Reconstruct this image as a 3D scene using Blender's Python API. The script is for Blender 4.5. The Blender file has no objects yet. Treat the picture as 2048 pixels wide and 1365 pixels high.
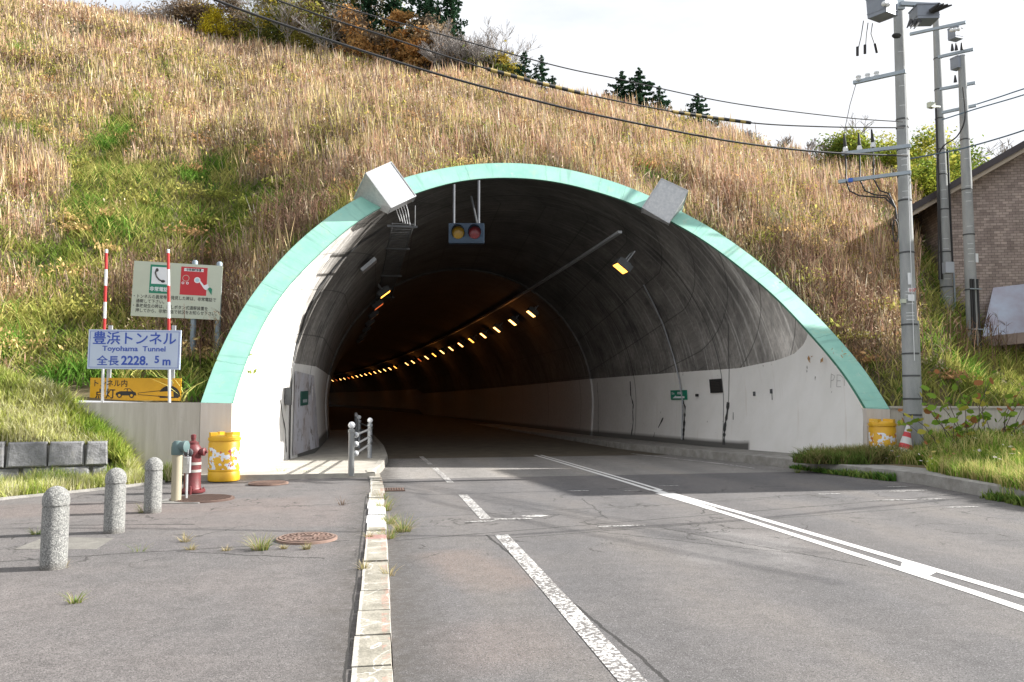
import bpy, math, random
import numpy as np
from mathutils import Vector, Matrix
C = bpy.context.scene.collection
rng = np.random.default_rng(7)
random.seed(7)
R = math.radians

# ------------------------------------------------------------------ camera, sky, sun, exposure
YAW = R(9.4); PITCH = math.atan(113/1600)
cd = bpy.data.cameras.new('camera'); cam = bpy.data.objects.new('camera', cd); C.objects.link(cam)
cd.sensor_width = 36; cd.lens = 1600/2048*36; cd.clip_end = 4000; cd.clip_start = .1
cam.location = (0, 0, 1.6); cam.rotation_euler = (math.pi/2+PITCH, 0, -YAW)
bpy.context.scene.camera = cam
SUN_EL = R(30); SUN_DIR = Vector((math.cos(SUN_EL)*.9985, .03*math.cos(SUN_EL), math.sin(SUN_EL))).normalized()
w = bpy.data.worlds.new("World"); bpy.context.scene.world = w; w.use_nodes = True
nt = w.node_tree; nt.nodes.clear()
sky = nt.nodes.new('ShaderNodeTexSky'); sky.sky_type = 'NISHITA'; sky.sun_disc = False
sky.sun_elevation = SUN_EL; sky.sun_rotation = math.atan2(SUN_DIR.x, SUN_DIR.y); sky.dust_density = 3.0; sky.ozone_density = 1.5
bg = nt.nodes.new('ShaderNodeBackground'); bg.inputs[1].default_value = .1
tcw = nt.nodes.new('ShaderNodeTexCoord'); mpw = nt.nodes.new('ShaderNodeMapping'); mpw.inputs['Scale'].default_value = (1, 1, 3.5)
nzw = nt.nodes.new('ShaderNodeTexNoise'); nzw.inputs['Scale'].default_value = 3.2; nzw.inputs['Detail'].default_value = 6; nzw.inputs['Roughness'].default_value = .55
crw = nt.nodes.new('ShaderNodeValToRGB'); crw.color_ramp.elements[0].position = .30; crw.color_ramp.elements[0].color = (.72,)*3+(1,); crw.color_ramp.elements[1].position = .5; crw.color_ramp.elements[1].color = (1,)*3+(1,)
mxw = nt.nodes.new('ShaderNodeMix'); mxw.data_type = 'RGBA'; mxw.inputs[7].default_value = (4.75, 4.85, 5.05, 1)
outw = nt.nodes.new('ShaderNodeOutputWorld')
L = nt.links.new
L(tcw.outputs['Generated'], mpw.inputs[0]); L(mpw.outputs[0], nzw.inputs['Vector']); L(nzw.outputs[0], crw.inputs[0])
L(crw.outputs[0], mxw.inputs[0]); L(sky.outputs[0], mxw.inputs[6]); L(mxw.outputs[2], bg.inputs[0]); L(bg.outputs[0], outw.inputs[0])
sd = bpy.data.lights.new('sun', 'SUN'); sun = bpy.data.objects.new('sun', sd); C.objects.link(sun)
sd.energy = 5.0; sd.angle = R(.5); sd.color = (1, .965, .91)
sun.rotation_euler = SUN_DIR.to_track_quat('Z', 'Y').to_euler(); sun.location = (30, 0, 30)
vs = bpy.context.scene.view_settings
vs.view_transform = 'Standard'; vs.look = 'None'; vs.gamma = 1; vs.exposure = 1.17
try: vs.use_curve_mapping = False
except Exception: pass
bpy.context.scene.cycles.max_bounces = 6; bpy.context.scene.cycles.diffuse_bounces = 4
bpy.context.scene.cycles.transparent_max_bounces = 8

# ------------------------------------------------------------------ camera model used to measure real positions
cR = np.array([math.cos(YAW), -math.sin(YAW), 0.]); cF = np.array([math.sin(YAW)*math.cos(PITCH), math.cos(YAW)*math.cos(PITCH), math.sin(PITCH)]); cU = np.cross(cR, cF)
CP = np.array([0, 0, 1.6])
def ray(x, y): return cF+cR*(x-1024)/1600-cU*(y-682.5)/1600
def W(x, y, d): return CP+ray(x, y)*d
def onz(x, y, z):
    r = ray(x, y); return CP+r*((z-1.6)/r[2])
def ony(x, y, Y):
    r = ray(x, y); return CP+r*(Y/r[1])
RT, RS = .70, .05
def onring(x, y, dy=0.):       # the raked plane of the portal face
    n = np.array([-RS, 1, -RT]); k = 16.6-dy-RT*1.4-RS*4
    r = ray(x, y); return CP+r*((k-CP@n)/(r@n))
def proj(P):
    P = np.asarray(P)-CP; z = P@cF
    return 1024+1600*(P@cR)/z, 682.5-1600*(P@cU)/z, z
S0, KC, GR = 6.5, .001775, .0074
def path(s, off=0., z=0.):
    d = max(s-S0, 0.); a = KC*d
    if a < 1e-9: return np.array([off, s, z])
    return np.array([off*math.cos(a)-(1-math.cos(a))/KC, S0+math.sin(a)/KC+off*math.sin(a), z-GR*max(s-14, 0)])

# ------------------------------------------------------------------ helpers
class MB:
    def __init__(s): s.v = []; s.f = []; s.m = []; s.mi = 0
    def add(s, vs, fs):
        b = len(s.v); s.v += [tuple(map(float, v)) for v in vs]; s.f += [tuple(b+i for i in f) for f in fs]; s.m += [s.mi]*len(fs); return s
    def box(s, c, size, rz=0, M=None):
        x, y, z = [q/2 for q in size]; V = [Vector(p) for p in ((-x,-y,-z),(x,-y,-z),(x,y,-z),(-x,y,-z),(-x,-y,z),(x,-y,z),(x,y,z),(-x,y,z))]
        m = M if M is not None else Matrix.Rotation(rz, 3, 'Z')
        return s.add([m@v+Vector(c) for v in V], [(0,3,2,1),(4,5,6,7),(0,1,5,4),(1,2,6,5),(2,3,7,6),(3,0,4,7)])
    def hexa(s, P): return s.add(P, [(0,3,2,1),(4,5,6,7),(0,1,5,4),(1,2,6,5),(2,3,7,6),(3,0,4,7)])
    def bar(s, a, b, w, h, up=(0,0,1)):
        a, b = Vector(a), Vector(b); d = (b-a).normalized(); u = Vector(up); r = d.cross(u)
        if r.length < 1e-4: r = d.cross(Vector((1,0,0)))
        r.normalize(); u = r.cross(d).normalized(); r = r*w/2; u = u*h/2
        return s.add([a-r-u, a+r-u, a+r+u, a-r+u, b-r-u, b+r-u, b+r+u, b-r+u], [(0,1,2,3),(4,7,6,5),(0,4,5,1),(1,5,6,2),(2,6,7,3),(3,7,4,0)])
    def tube(s, pts, r, n=8, cap=True):
        pts = [Vector(p) for p in pts]; rr = r if hasattr(r, '__len__') else [r]*len(pts); vs = []; fs = []
        prev = None
        for i, p in enumerate(pts):
            d = (pts[min(i+1, len(pts)-1)]-pts[max(i-1, 0)]).normalized()
            if prev is None:
                a = d.cross(Vector((0,0,1)));
                if a.length < .05: a = d.cross(Vector((1,0,0)))
            else: a = prev-d*prev.dot(d)
            a.normalize(); prev = a; b = d.cross(a)
            for k in range(n):
                t = 2*math.pi*k/n; vs.append(p+a*math.cos(t)*rr[i]+b*math.sin(t)*rr[i])
        for i in range(len(pts)-1):
            for k in range(n): fs.append((i*n+k, i*n+(k+1)%n, (i+1)*n+(k+1)%n, (i+1)*n+k))
        if cap: fs += [tuple(range(n))[::-1], tuple((len(pts)-1)*n+k for k in range(n))]
        return s.add(vs, fs)
    def lathe(s, c, prof, n=24, axis='Z', M=None):
        c = Vector(c); vs = []; fs = []
        for (r, z) in prof:
            for k in range(n):
                t = 2*math.pi*k/n; v = Vector((r*math.cos(t), r*math.sin(t), z))
                if M is not None: v = M@v
                vs.append(c+v)
        for i in range(len(prof)-1):
            for k in range(n): fs.append((i*n+k, i*n+(k+1)%n, (i+1)*n+(k+1)%n, (i+1)*n+k))
        fs += [tuple(range(n))[::-1], tuple((len(prof)-1)*n+k for k in range(n))]
        return s.add(vs, fs)
    def ball(s, c, r, n=12, sq=(1,1,1)):
        m = n//2; return s.add([Vector(c)+Vector((sq[0]*r*math.sin(math.pi*i/m)*math.cos(2*math.pi*k/n), sq[1]*r*math.sin(math.pi*i/m)*math.sin(2*math.pi*k/n), sq[2]*r*math.cos(math.pi*i/m))) for i in range(m+1) for k in range(n)],
            [(i*n+k, (i+1)*n+k, (i+1)*n+(k+1)%n, i*n+(k+1)%n) for i in range(m) for k in range(n)])
    def grid(s, P):   # P rows x cols of points
        r, c = len(P), len(P[0]); return s.add([p for row in P for p in row], [(i*c+j, i*c+j+1, (i+1)*c+j+1, (i+1)*c+j) for i in range(r-1) for j in range(c-1)])
    def prism(s, poly, O, ex, ey, n, t):    # a 2-D outline given thickness t along n
        O, ex, ey, n = map(Vector, (O, ex, ey, n)); k = len(poly)
        A = [O+ex*p[0]+ey*p[1] for p in poly]; B = [a+n*t for a in A]
        return s.add(A+B, [tuple(range(k))[::-1], tuple(range(k, 2*k))]+[(i, (i+1)%k, k+(i+1)%k, k+i) for i in range(k)])

def wl(o):
    p = Vector((0,0,0))
    while o: p += o.location; o = o.parent
    return p
def part(name, mb, mat, parent=None, smooth=False, label=None):
    me = bpy.data.meshes.new(name); off = wl(parent) if parent else Vector((0,0,0))
    me.from_pydata([(v[0]-off.x, v[1]-off.y, v[2]-off.z) for v in mb.v], [], mb.f)
    for m in (mat if isinstance(mat, (list, tuple)) else [mat]): me.materials.append(m)
    if isinstance(mat, (list, tuple)): me.polygons.foreach_set('material_index', mb.m)
    if smooth: 
        me.shade_smooth() if hasattr(me, 'shade_smooth') else None
        try: me.set_sharp_from_angle(angle=R(38))
        except Exception: pass
    o = bpy.data.objects.new(name, me); C.objects.link(o); o.parent = parent
    if label: o['label'] = label
    me.update(); return o
def tag(o, label=None, cat=None, group=None, kind=None):
    if label: o['label'] = label
    if cat: o['category'] = cat
    if group: o['group'] = group
    if kind: o['kind'] = kind
    return o
def thing(name, label, cat, loc=(0,0,0), group=None):
    o = bpy.data.objects.new(name, None); C.objects.link(o); o.location = tuple(map(float, loc)); o.empty_display_size = .2
    return tag(o, label, cat, group)
def solo(name, mb, mat, label, cat, group=None, smooth=False, origin=None):
    if origin is None:
        a = np.array(mb.v); origin = (a[:,0].mean(), a[:,1].mean(), a[:,2].min())
    o = part(name, mb, mat, None, smooth); o.data.transform(Matrix.Translation([-q for q in origin])); o.location = tuple(map(float, origin))
    return tag(o, label, cat, group)
def struct(name, mb, mat, smooth=False): return tag(part(name, mb, mat, None, smooth), kind='structure')
def copy_tree(o, parent=None, label=None, loc=None):
    c = o.copy(); C.objects.link(c); c.parent = parent
    if label: c['label'] = label
    if loc is not None: c.location = tuple(map(float, loc))
    for ch in list(o.children): copy_tree(ch, c)
    return c

# ---- materials
def mat(name, col=(.5,.5,.5), rough=.7, metal=0., var=0., vscale=3., col2=None, bump=0., bscale=40., emit=None, spec=.5, stretch=(1,1,1), speck=0., sscale=200., detail=5.):
    m = bpy.data.materials.new(name); m.use_nodes = True; n = m.node_tree; N = n.nodes.new; b = n.nodes['Principled BSDF']; l = n.links.new
    b.inputs['Roughness'].default_value = rough; b.inputs['Metallic'].default_value = metal; b.inputs['Specular IOR Level'].default_value = spec
    b.inputs['Base Color'].default_value = (*col, 1)
    tc = N('ShaderNodeTexCoord'); mp = N('ShaderNodeMapping'); mp.inputs['Scale'].default_value = stretch; l(tc.outputs['Object'], mp.inputs[0]); last = None
    if var or col2:
        c2 = col2 or tuple(q*(1-var) for q in col)
        t = N('ShaderNodeTexNoise'); t.inputs['Scale'].default_value = vscale; t.inputs['Detail'].default_value = detail; t.inputs['Roughness'].default_value = .62; l(mp.outputs[0], t.inputs['Vector'])
        cr = N('ShaderNodeValToRGB'); cr.color_ramp.elements[0].position = .35; cr.color_ramp.elements[1].position = .65
        cr.color_ramp.elements[0].color = (*c2, 1); cr.color_ramp.elements[1].color = (*col, 1); l(t.outputs[0], cr.inputs[0]); last = cr.outputs[0]
    if speck:
        t = N('ShaderNodeTexNoise'); t.inputs['Scale'].default_value = sscale; t.inputs['Detail'].default_value = 2; l(tc.outputs['Object'], t.inputs['Vector'])
        mr = N('ShaderNodeMapRange'); mr.inputs[1].default_value = .3; mr.inputs[2].default_value = .7; mr.inputs[3].default_value = 1-speck; mr.inputs[4].default_value = 1+speck; l(t.outputs[0], mr.inputs[0])
        mm = N('ShaderNodeMix'); mm.data_type = 'RGBA'; mm.blend_type = 'MULTIPLY'; mm.inputs[0].default_value = 1
        if last: l(last, mm.inputs[6])
        else: mm.inputs[6].default_value = (*col, 1)
        l(mr.outputs[0], mm.inputs[7]); last = mm.outputs[2]
    if last: l(last, b.inputs['Base Color'])
    if bump:
        t = N('ShaderNodeTexNoise'); t.inputs['Scale'].default_value = bscale; t.inputs['Detail'].default_value = 4; l(mp.outputs[0], t.inputs['Vector'])
        bn = N('ShaderNodeBump'); bn.inputs['Strength'].default_value = bump; bn.inputs['Distance'].default_value = .02; l(t.outputs[0], bn.inputs['Height']); l(bn.outputs[0], b.inputs['Normal'])
    if emit:
        b.inputs['Emission Color'].default_value = (*emit[0], 1); b.inputs['Emission Strength'].default_value = emit[1]
    return m
class NB:   # small node-building helper
    def __init__(s, name, rough=.85):
        s.m = bpy.data.materials.new(name); s.m.use_nodes = True; s.t = s.m.node_tree; s.b = s.t.nodes['Principled BSDF']; s.b.inputs['Roughness'].default_value = rough
        s.tc = s.t.nodes.new('ShaderNodeTexCoord'); s.P = s.tc.outputs['Object']; s.sx = s.t.nodes.new('ShaderNodeSeparateXYZ'); s.l(s.P, s.sx.inputs[0]); s.X, s.Y, s.Z = s.sx.outputs
    def l(s, a, b): s.t.links.new(a, b)
    def put(s, v, inp):
        if isinstance(v, bpy.types.NodeSocket): s.l(v, inp)
        elif isinstance(v, (tuple, list)): inp.default_value = (*v, 1) if len(v) == 3 and inp.type == 'RGBA' else v
        else: inp.default_value = v
    def m2(s, op, a, b=0., c=None, clamp=False):
        n = s.t.nodes.new('ShaderNodeMath'); n.operation = op; n.use_clamp = clamp; s.put(a, n.inputs[0]); s.put(b, n.inputs[1])
        if c is not None: s.put(c, n.inputs[2])
        return n.outputs[0]
    def noise(s, scale, vec=None, detail=4, rough=.6, stretch=None, dist=0.):
        v = vec or s.P
        if stretch:
            mp = s.t.nodes.new('ShaderNodeMapping'); mp.inputs['Scale'].default_value = stretch; s.l(v, mp.inputs[0]); v = mp.outputs[0]
        n = s.t.nodes.new('ShaderNodeTexNoise'); n.inputs['Scale'].default_value = scale; n.inputs['Detail'].default_value = detail; n.inputs['Roughness'].default_value = rough; n.inputs['Distortion'].default_value = dist; s.l(v, n.inputs['Vector']); return n.outputs[0]
    def ramp(s, f, a, b, lo=0., hi=1.):
        n = s.t.nodes.new('ShaderNodeMapRange'); s.put(f, n.inputs[0]); n.inputs[1].default_value = a; n.inputs[2].default_value = b; n.inputs[3].default_value = lo; n.inputs[4].default_value = hi; return n.outputs[0]
    def mix(s, f, a, b, mode='MIX'):
        n = s.t.nodes.new('ShaderNodeMix'); n.data_type = 'RGBA'; n.blend_type = mode; s.put(f, n.inputs[0]); s.put(a, n.inputs[6]); s.put(b, n.inputs[7]); return n.outputs[2]
    def vor(s, scale, vec=None, feat='DISTANCE_TO_EDGE', out='Distance'):
        n = s.t.nodes.new('ShaderNodeTexVoronoi'); n.feature = feat; n.inputs['Scale'].default_value = scale; s.l(vec or s.P, n.inputs['Vector']); return n.outputs[out]
    def bump(s, h, st=.4, d=.02):
        n = s.t.nodes.new('ShaderNodeBump'); n.inputs['Strength'].default_value = st; n.inputs['Distance'].default_value = d; s.l(h, n.inputs['Height']); s.l(n.outputs[0], s.b.inputs['Normal'])
    def line(s, p, q, w, wob=.05, scale=3.):    # mask of a thin wandering crack from p to q (X, Y in metres)
        dx, dy = q[0]-p[0], q[1]-p[1]; ln = math.hypot(dx, dy); ux, uy = dx/ln, dy/ln
        X = s.m2('SUBTRACT', s.X, p[0]); Y = s.m2('SUBTRACT', s.Y, p[1])
        al = s.m2('ADD', s.m2('MULTIPLY', X, ux), s.m2('MULTIPLY', Y, uy)); ac = s.m2('ADD', s.m2('MULTIPLY', X, -uy), s.m2('MULTIPLY', Y, ux))
        if not hasattr(s, 'wn'): s.wn = {}
        if scale not in s.wn: s.wn[scale] = s.m2('SUBTRACT', s.noise(scale, detail=6, rough=.7), .5)
        ac = s.m2('ABSOLUTE', s.m2('ADD', ac, s.m2('MULTIPLY', s.wn[scale], wob*4)))
        m = s.m2('LESS_THAN', ac, w); m = s.m2('MULTIPLY', m, s.m2('GREATER_THAN', al, 0)); return s.m2('MULTIPLY', m, s.m2('LESS_THAN', al, ln))
    def rect(s, c, hw, hl, ang=0, wob=.06):    # soft-edged patch
        X = s.m2('SUBTRACT', s.X, c[0]); Y = s.m2('SUBTRACT', s.Y, c[1]); ca, sa = math.cos(ang), math.sin(ang)
        U = s.m2('ADD', s.m2('MULTIPLY', X, ca), s.m2('MULTIPLY', Y, sa)); V = s.m2('ADD', s.m2('MULTIPLY', X, -sa), s.m2('MULTIPLY', Y, ca))
        if not hasattr(s, 'rn'): s.rn = s.m2('MULTIPLY', s.m2('SUBTRACT', s.noise(2.5), .5), 1.)
        U = s.m2('ADD', s.m2('ABSOLUTE', U), s.m2('MULTIPLY', s.rn, wob*4)); V = s.m2('ADD', s.m2('ABSOLUTE', V), s.m2('MULTIPLY', s.rn, wob*4))
        return s.m2('MULTIPLY', s.ramp(U, hw+.16, hw-.16), s.ramp(V, hl+.16, hl-.16))
    def done(s, col): s.put(col, s.b.inputs['Base Color']); return s.m

def asphalt(name, base, pink, cracks=(), patches=(), tracks=False):
    n = NB(name, .92)
    big = n.noise(.55, detail=5); mid = n.noise(6, detail=6, rough=.7); fine = n.noise(110, detail=3, rough=.8)
    c = n.mix(n.ramp(big, .38, .66), base, pink)
    for (cen, hw, hl, ang, k) in patches: c = n.mix(n.m2('MULTIPLY', n.rect(cen, hw, hl, ang), k[0]), c, k[1])
    if tracks:   # polished wheel tracks along the lane
        t = n.m2('SINE', n.m2('MULTIPLY', n.m2('ADD', n.X, n.m2('MULTIPLY', n.noise(.4), .4)), 3.7)); c = n.mix(n.ramp(t, -.2, 1, 0, .5), c, tuple(q*.74 for q in base)); c = n.mix(n.m2('MULTIPLY', n.ramp(t, -.1, -.9, 0, .6), n.ramp(n.noise(.7, detail=3, stretch=(1,.25,1)), .4, .6)), c, (base[0]*1.3, base[1]*1.22, base[2]*1.1))
    c = n.mix(1, c, n.ramp(mid, .25, .75, .76, 1.2), 'MULTIPLY')
    c = n.mix(1, c, n.ramp(fine, .3, .7, .32, 1.68), 'MULTIPLY'); c = n.mix(1, c, n.ramp(n.noise(38, detail=3, rough=.7), .3, .7, .78, 1.22), 'MULTIPLY')
    sp = n.vor(150, feat='F1', out='Color'); sep = n.t.nodes.new('ShaderNodeSeparateColor'); n.l(sp, sep.inputs[0])
    c = n.mix(n.ramp(sep.outputs[0], .93, .97, 0, .6), c, tuple(min(q*2.6, .6) for q in base)); c = n.mix(n.ramp(sep.outputs[1], .92, .95, 0, .8), c, tuple(q*.3 for q in base))
    gx = n.ramp(n.m2('ABSOLUTE', n.m2('ADD', n.m2('SUBTRACT', n.X, -.01), n.m2('MULTIPLY', n.m2('SUBTRACT', n.noise(3), .5), .5))), .52, .16); c = n.mix(n.m2('MULTIPLY', gx, n.ramp(n.noise(14, detail=5), .35, .6, .1, .75)), c, (.062,.055,.048))
    stn = n.m2('MULTIPLY', n.ramp(n.noise(1.7, detail=3), .66, .72), .4); c = n.mix(stn, c, tuple(q*.55 for q in base))
    if cracks:
        dv = n.t.nodes.new('ShaderNodeVectorMath'); dv.operation = 'ADD'; nd = n.t.nodes.new('ShaderNodeTexNoise'); nd.inputs['Scale'].default_value = 3.5; nd.inputs['Detail'].default_value = 5; n.l(n.P, nd.inputs['Vector']); sc = n.t.nodes.new('ShaderNodeVectorMath'); sc.operation = 'SCALE'; sc.inputs[3].default_value = .45; n.l(nd.outputs['Color'], sc.inputs[0]); n.l(n.P, dv.inputs[0]); n.l(sc.outputs[0], dv.inputs[1])
        ce = n.m2('LESS_THAN', n.vor(1.15, dv.outputs[0]), .012); zone = n.m2('MULTIPLY', n.ramp(n.noise(.8, detail=2), .50, .56), n.m2('MULTIPLY', n.ramp(n.Y, 7.6, 8.4), n.ramp(n.Y, 14.5, 13.5))); c = n.mix(n.m2('MULTIPLY', n.m2('MULTIPLY', ce, zone), .8), c, (.03,.028,.026))
    for (p, q, w, wob) in cracks:
        w *= 1.25
        c = n.mix(n.m2('MULTIPLY', n.line(p, q, w, wob), .85), c, (.02, .019, .018))
    n.bump(fine, .5, .01); return n.done(c)

# ------------------------------------------------------------------ materials
M_ASPH = asphalt('worn_asphalt', (.112,.108,.110), (.142,.131,.126), tracks=True, cracks=[
    ((.2,9.2),(10.5,12.3),.012,.02), ((1.5,9.15),(10,11.2),.010,.03), ((.4,10.9),(6,11.9),.008,.02), ((5,11.8),(11,13.6),.010,.03), ((1.6,5.0),(1.25,9.4),.012,.02), ((1.7,3.0),(1.6,5.0),.012,.02),
    ((3.4,9.6),(4.6,7.1),.010,.05), ((2.6,9.4),(4.4,7.6),.008,.03), ((5,11.7),(4.4,10.6),.01,.06), ((3.2,12.5),(3.0,10.4),.008,.06), ((6.2,5.6),(7.4,5.0),.008,.05), ((7,11.5),(9.4,11.2),.007,.03)],
    patches=[((3.9,8.2),.55,1.0,-.5,(.7,(.21,.20,.195))), ((5,10.4),6.,.85,.18,(.35,(.135,.126,.122))), ((.9,7.6),.35,.9,.3,(.45,(.21,.155,.125))), ((.75,5.3),.5,.5,.2,(.25,(.2,.15,.13)))])
M_WALK = asphalt('pavement_asphalt', (.120,.113,.112), (.152,.137,.132), cracks=[
    ((-7,7.6),(-.3,9.05),.014,.03), ((-2.0,8.6),(-.5,8.1),.014,.05), ((-3.9,10.6),(-2.2,10.4),.02,.04), ((-1.6,11.9),(-.3,12.2),.012,.06), ((-5.5,6.4),(-3.6,9.3),.006,.05), ((-.165,1),(-.19,13),.007,.010), ((-4.5,14.1),(-.3,13.9),.006,.02)],
    patches=[((-1.6,8.95),.95,.5,.1,(.6,(.105,.098,.1))), ((-3.4,12.2),2.4,.7,.05,(.5,(.17,.135,.122))), ((-5.2,8.9),1.1,.42,.2,(.4,(.20,.19,.175))), ((-1.9,11.0),1.5,.9,0,(.4,(.18,.145,.132))), ((-3.5,10.4),2.5,.6,.1,(.35,(.12,.112,.11)))])
M_TPAVE = asphalt('tunnel_pavement', (.21,.20,.19), (.25,.235,.22), tracks=True)
M_BASE = mat('bare_earth', (.12,.1,.07), .95, var=.4, vscale=2, bump=.5, bscale=10)
def paint_mat(name, worn):
    n = NB(name, .6); a = n.noise(28, detail=6, rough=.75); b = n.noise(2.2, detail=3)
    f = n.ramp(n.m2('ADD', n.m2('MULTIPLY', a, .8), n.m2('MULTIPLY', b, .2)), worn, worn+.035)
    c = n.mix(f, (.15,.14,.135), n.mix(n.noise(6), (.62,.61,.59), (.8,.79,.77))); fine = n.noise(110, detail=3); c = n.mix(1, c, n.ramp(fine, .3, .7, .8, 1.1), 'MULTIPLY'); return n.done(c)
M_LINE = paint_mat('fresh_road_paint', .33); M_LINEW = paint_mat('worn_road_paint', .498)
def kerb_mat():
    n = NB('kerb_stone', .85); c = n.mix(n.ramp(n.noise(5, detail=6), .38, .62), (.23,.215,.175), (.36,.335,.28))
    v = n.m2('LESS_THAN', n.m2('ABSOLUTE', n.m2('SUBTRACT', n.noise(2.4, detail=2, rough=.4, dist=1.2), .5)), .012); c = n.mix(n.m2('MULTIPLY', v, .7), c, (.6,.57,.52))
    red = n.m2('MULTIPLY', n.m2('GREATER_THAN', n.X, .035), n.ramp(n.noise(7, detail=4), .5, .6, 0, .5)); c = n.mix(red, c, (.42,.2,.15))
    edge = n.m2('MAXIMUM', n.m2('GREATER_THAN', n.m2('ADD', n.X, n.m2('MULTIPLY', n.noise(22), .03)), .105), n.m2('LESS_THAN', n.m2('ADD', n.X, n.m2('MULTIPLY', n.noise(25), .03)), -.09)); c = n.mix(n.m2('MULTIPLY', edge, .7), c, (.50,.48,.44))
    w = n.m2('MULTIPLY', n.m2('GREATER_THAN', n.m2('ADD', n.Y, n.m2('MULTIPLY', n.noise(6), .3)), 9.95), n.m2('LESS_THAN', n.Y, 12.45)); c = n.mix(w, c, (.74,.73,.72))
    st = n.m2('MULTIPLY', n.m2('GREATER_THAN', n.Y, 9.0), n.m2('LESS_THAN', n.Y, 9.32)); sl = n.m2('GREATER_THAN', n.m2('SINE', n.m2('MULTIPLY', n.Y, 95)), 0); c = n.mix(n.m2('MULTIPLY', st, sl), c, (.4,.13,.12))
    n.bump(n.noise(30, detail=5), .5, .012); c = n.mix(1, c, n.ramp(n.noise(60), .3, .7, .75, 1.2), 'MULTIPLY'); return n.done(c)
M_KERB = kerb_mat()
M_KERBC = mat('concrete_kerb', (.33,.32,.30), .9, col2=(.22,.21,.19), vscale=4, bump=.4, speck=.2)
M_SLAB = mat('concrete_slab', (.42,.40,.35), .9, col2=(.30,.28,.25), vscale=2.5, bump=.4, speck=.2)
def streak_mat(name, a, b, dirt, k=.5):      # painted concrete with rain streaks
    n = NB(name, .75); s = n.noise(3, stretch=(3, 3, .25), detail=6); c = n.mix(n.ramp(s, .4, .7), a, b); c = n.mix(n.ramp(n.noise(9, detail=6, rough=.8), .62, .72, 0, k), c, dirt)
    c = n.mix(n.ramp(n.noise(70, detail=2), .74, .76, 0, .7), c, tuple(q*.4 for q in dirt)); n.bump(n.noise(30), .15, .01); return n.done(c)
M_WING = streak_mat('wing_wall_concrete', (.44,.41,.36), (.55,.52,.47), (.28,.25,.21))
M_PIL = streak_mat('painted_concrete', (.60,.55,.5), (.66,.62,.58), (.4,.35,.3), .3)
def green_mat():
    n = NB('green_paint', .55); q = n.t.nodes.new('ShaderNodeAttribute'); q.attribute_name = 'arc'; arc = q.outputs['Fac']; q = n.t.nodes.new('ShaderNodeAttribute'); q.attribute_name = 'rad'; rad = q.outputs['Fac']
    cb = n.t.nodes.new('ShaderNodeCombineXYZ'); n.l(arc, cb.inputs[0]); n.l(rad, cb.inputs[1]); V = cb.outputs[0]
    c = n.mix(n.ramp(n.noise(.9, V, detail=6), .36, .64), (.23,.50,.42), (.32,.59,.49)); c = n.mix(n.ramp(n.noise(2.2, V, detail=6, rough=.7), .55, .68, 0, .6), c, (.36,.53,.38)); c = n.mix(n.ramp(n.noise(4, V, detail=6, rough=.75), .60, .72, 0, .45), c, (.42,.62,.56))
    dr = n.noise(1, V, detail=5, stretch=(7, .6, 1)); c = n.mix(n.m2('MULTIPLY', n.ramp(dr, .54, .68), .5), c, (.14,.29,.25)); c = n.mix(n.m2('MULTIPLY', n.ramp(n.noise(1.6, V, detail=6, rough=.8), .60, .66), .55), c, (.46,.60,.52))
    j = n.m2('LESS_THAN', n.m2('ABSOLUTE', n.m2('SUBTRACT', n.m2('MODULO', n.m2('ADD', arc, n.m2('MULTIPLY', n.noise(5, V), .12)), 2.3), 1.1)), .012); c = n.mix(n.m2('MULTIPLY', j, .45), c, (.10,.24,.2))
    ed = n.m2('MAXIMUM', n.ramp(n.m2('ADD', rad, n.m2('MULTIPLY', n.noise(9, V), .08)), .10, .04), n.ramp(n.m2('SUBTRACT', rad, n.m2('MULTIPLY', n.noise(7, V), .10)), .54, .62)); c = n.mix(n.m2('MULTIPLY', ed, .5), c, (.22,.40,.33))
    c = n.mix(n.ramp(n.noise(30, V, detail=2), .72, .74, 0, .6), c, (.3,.3,.24)); n.bump(n.noise(8, V, detail=6), .2, .015); return n.done(c)
M_GREEN = green_mat()
M_GREEND = mat('dark_green_paint', (.08,.3,.2), .6, var=.3)
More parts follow.
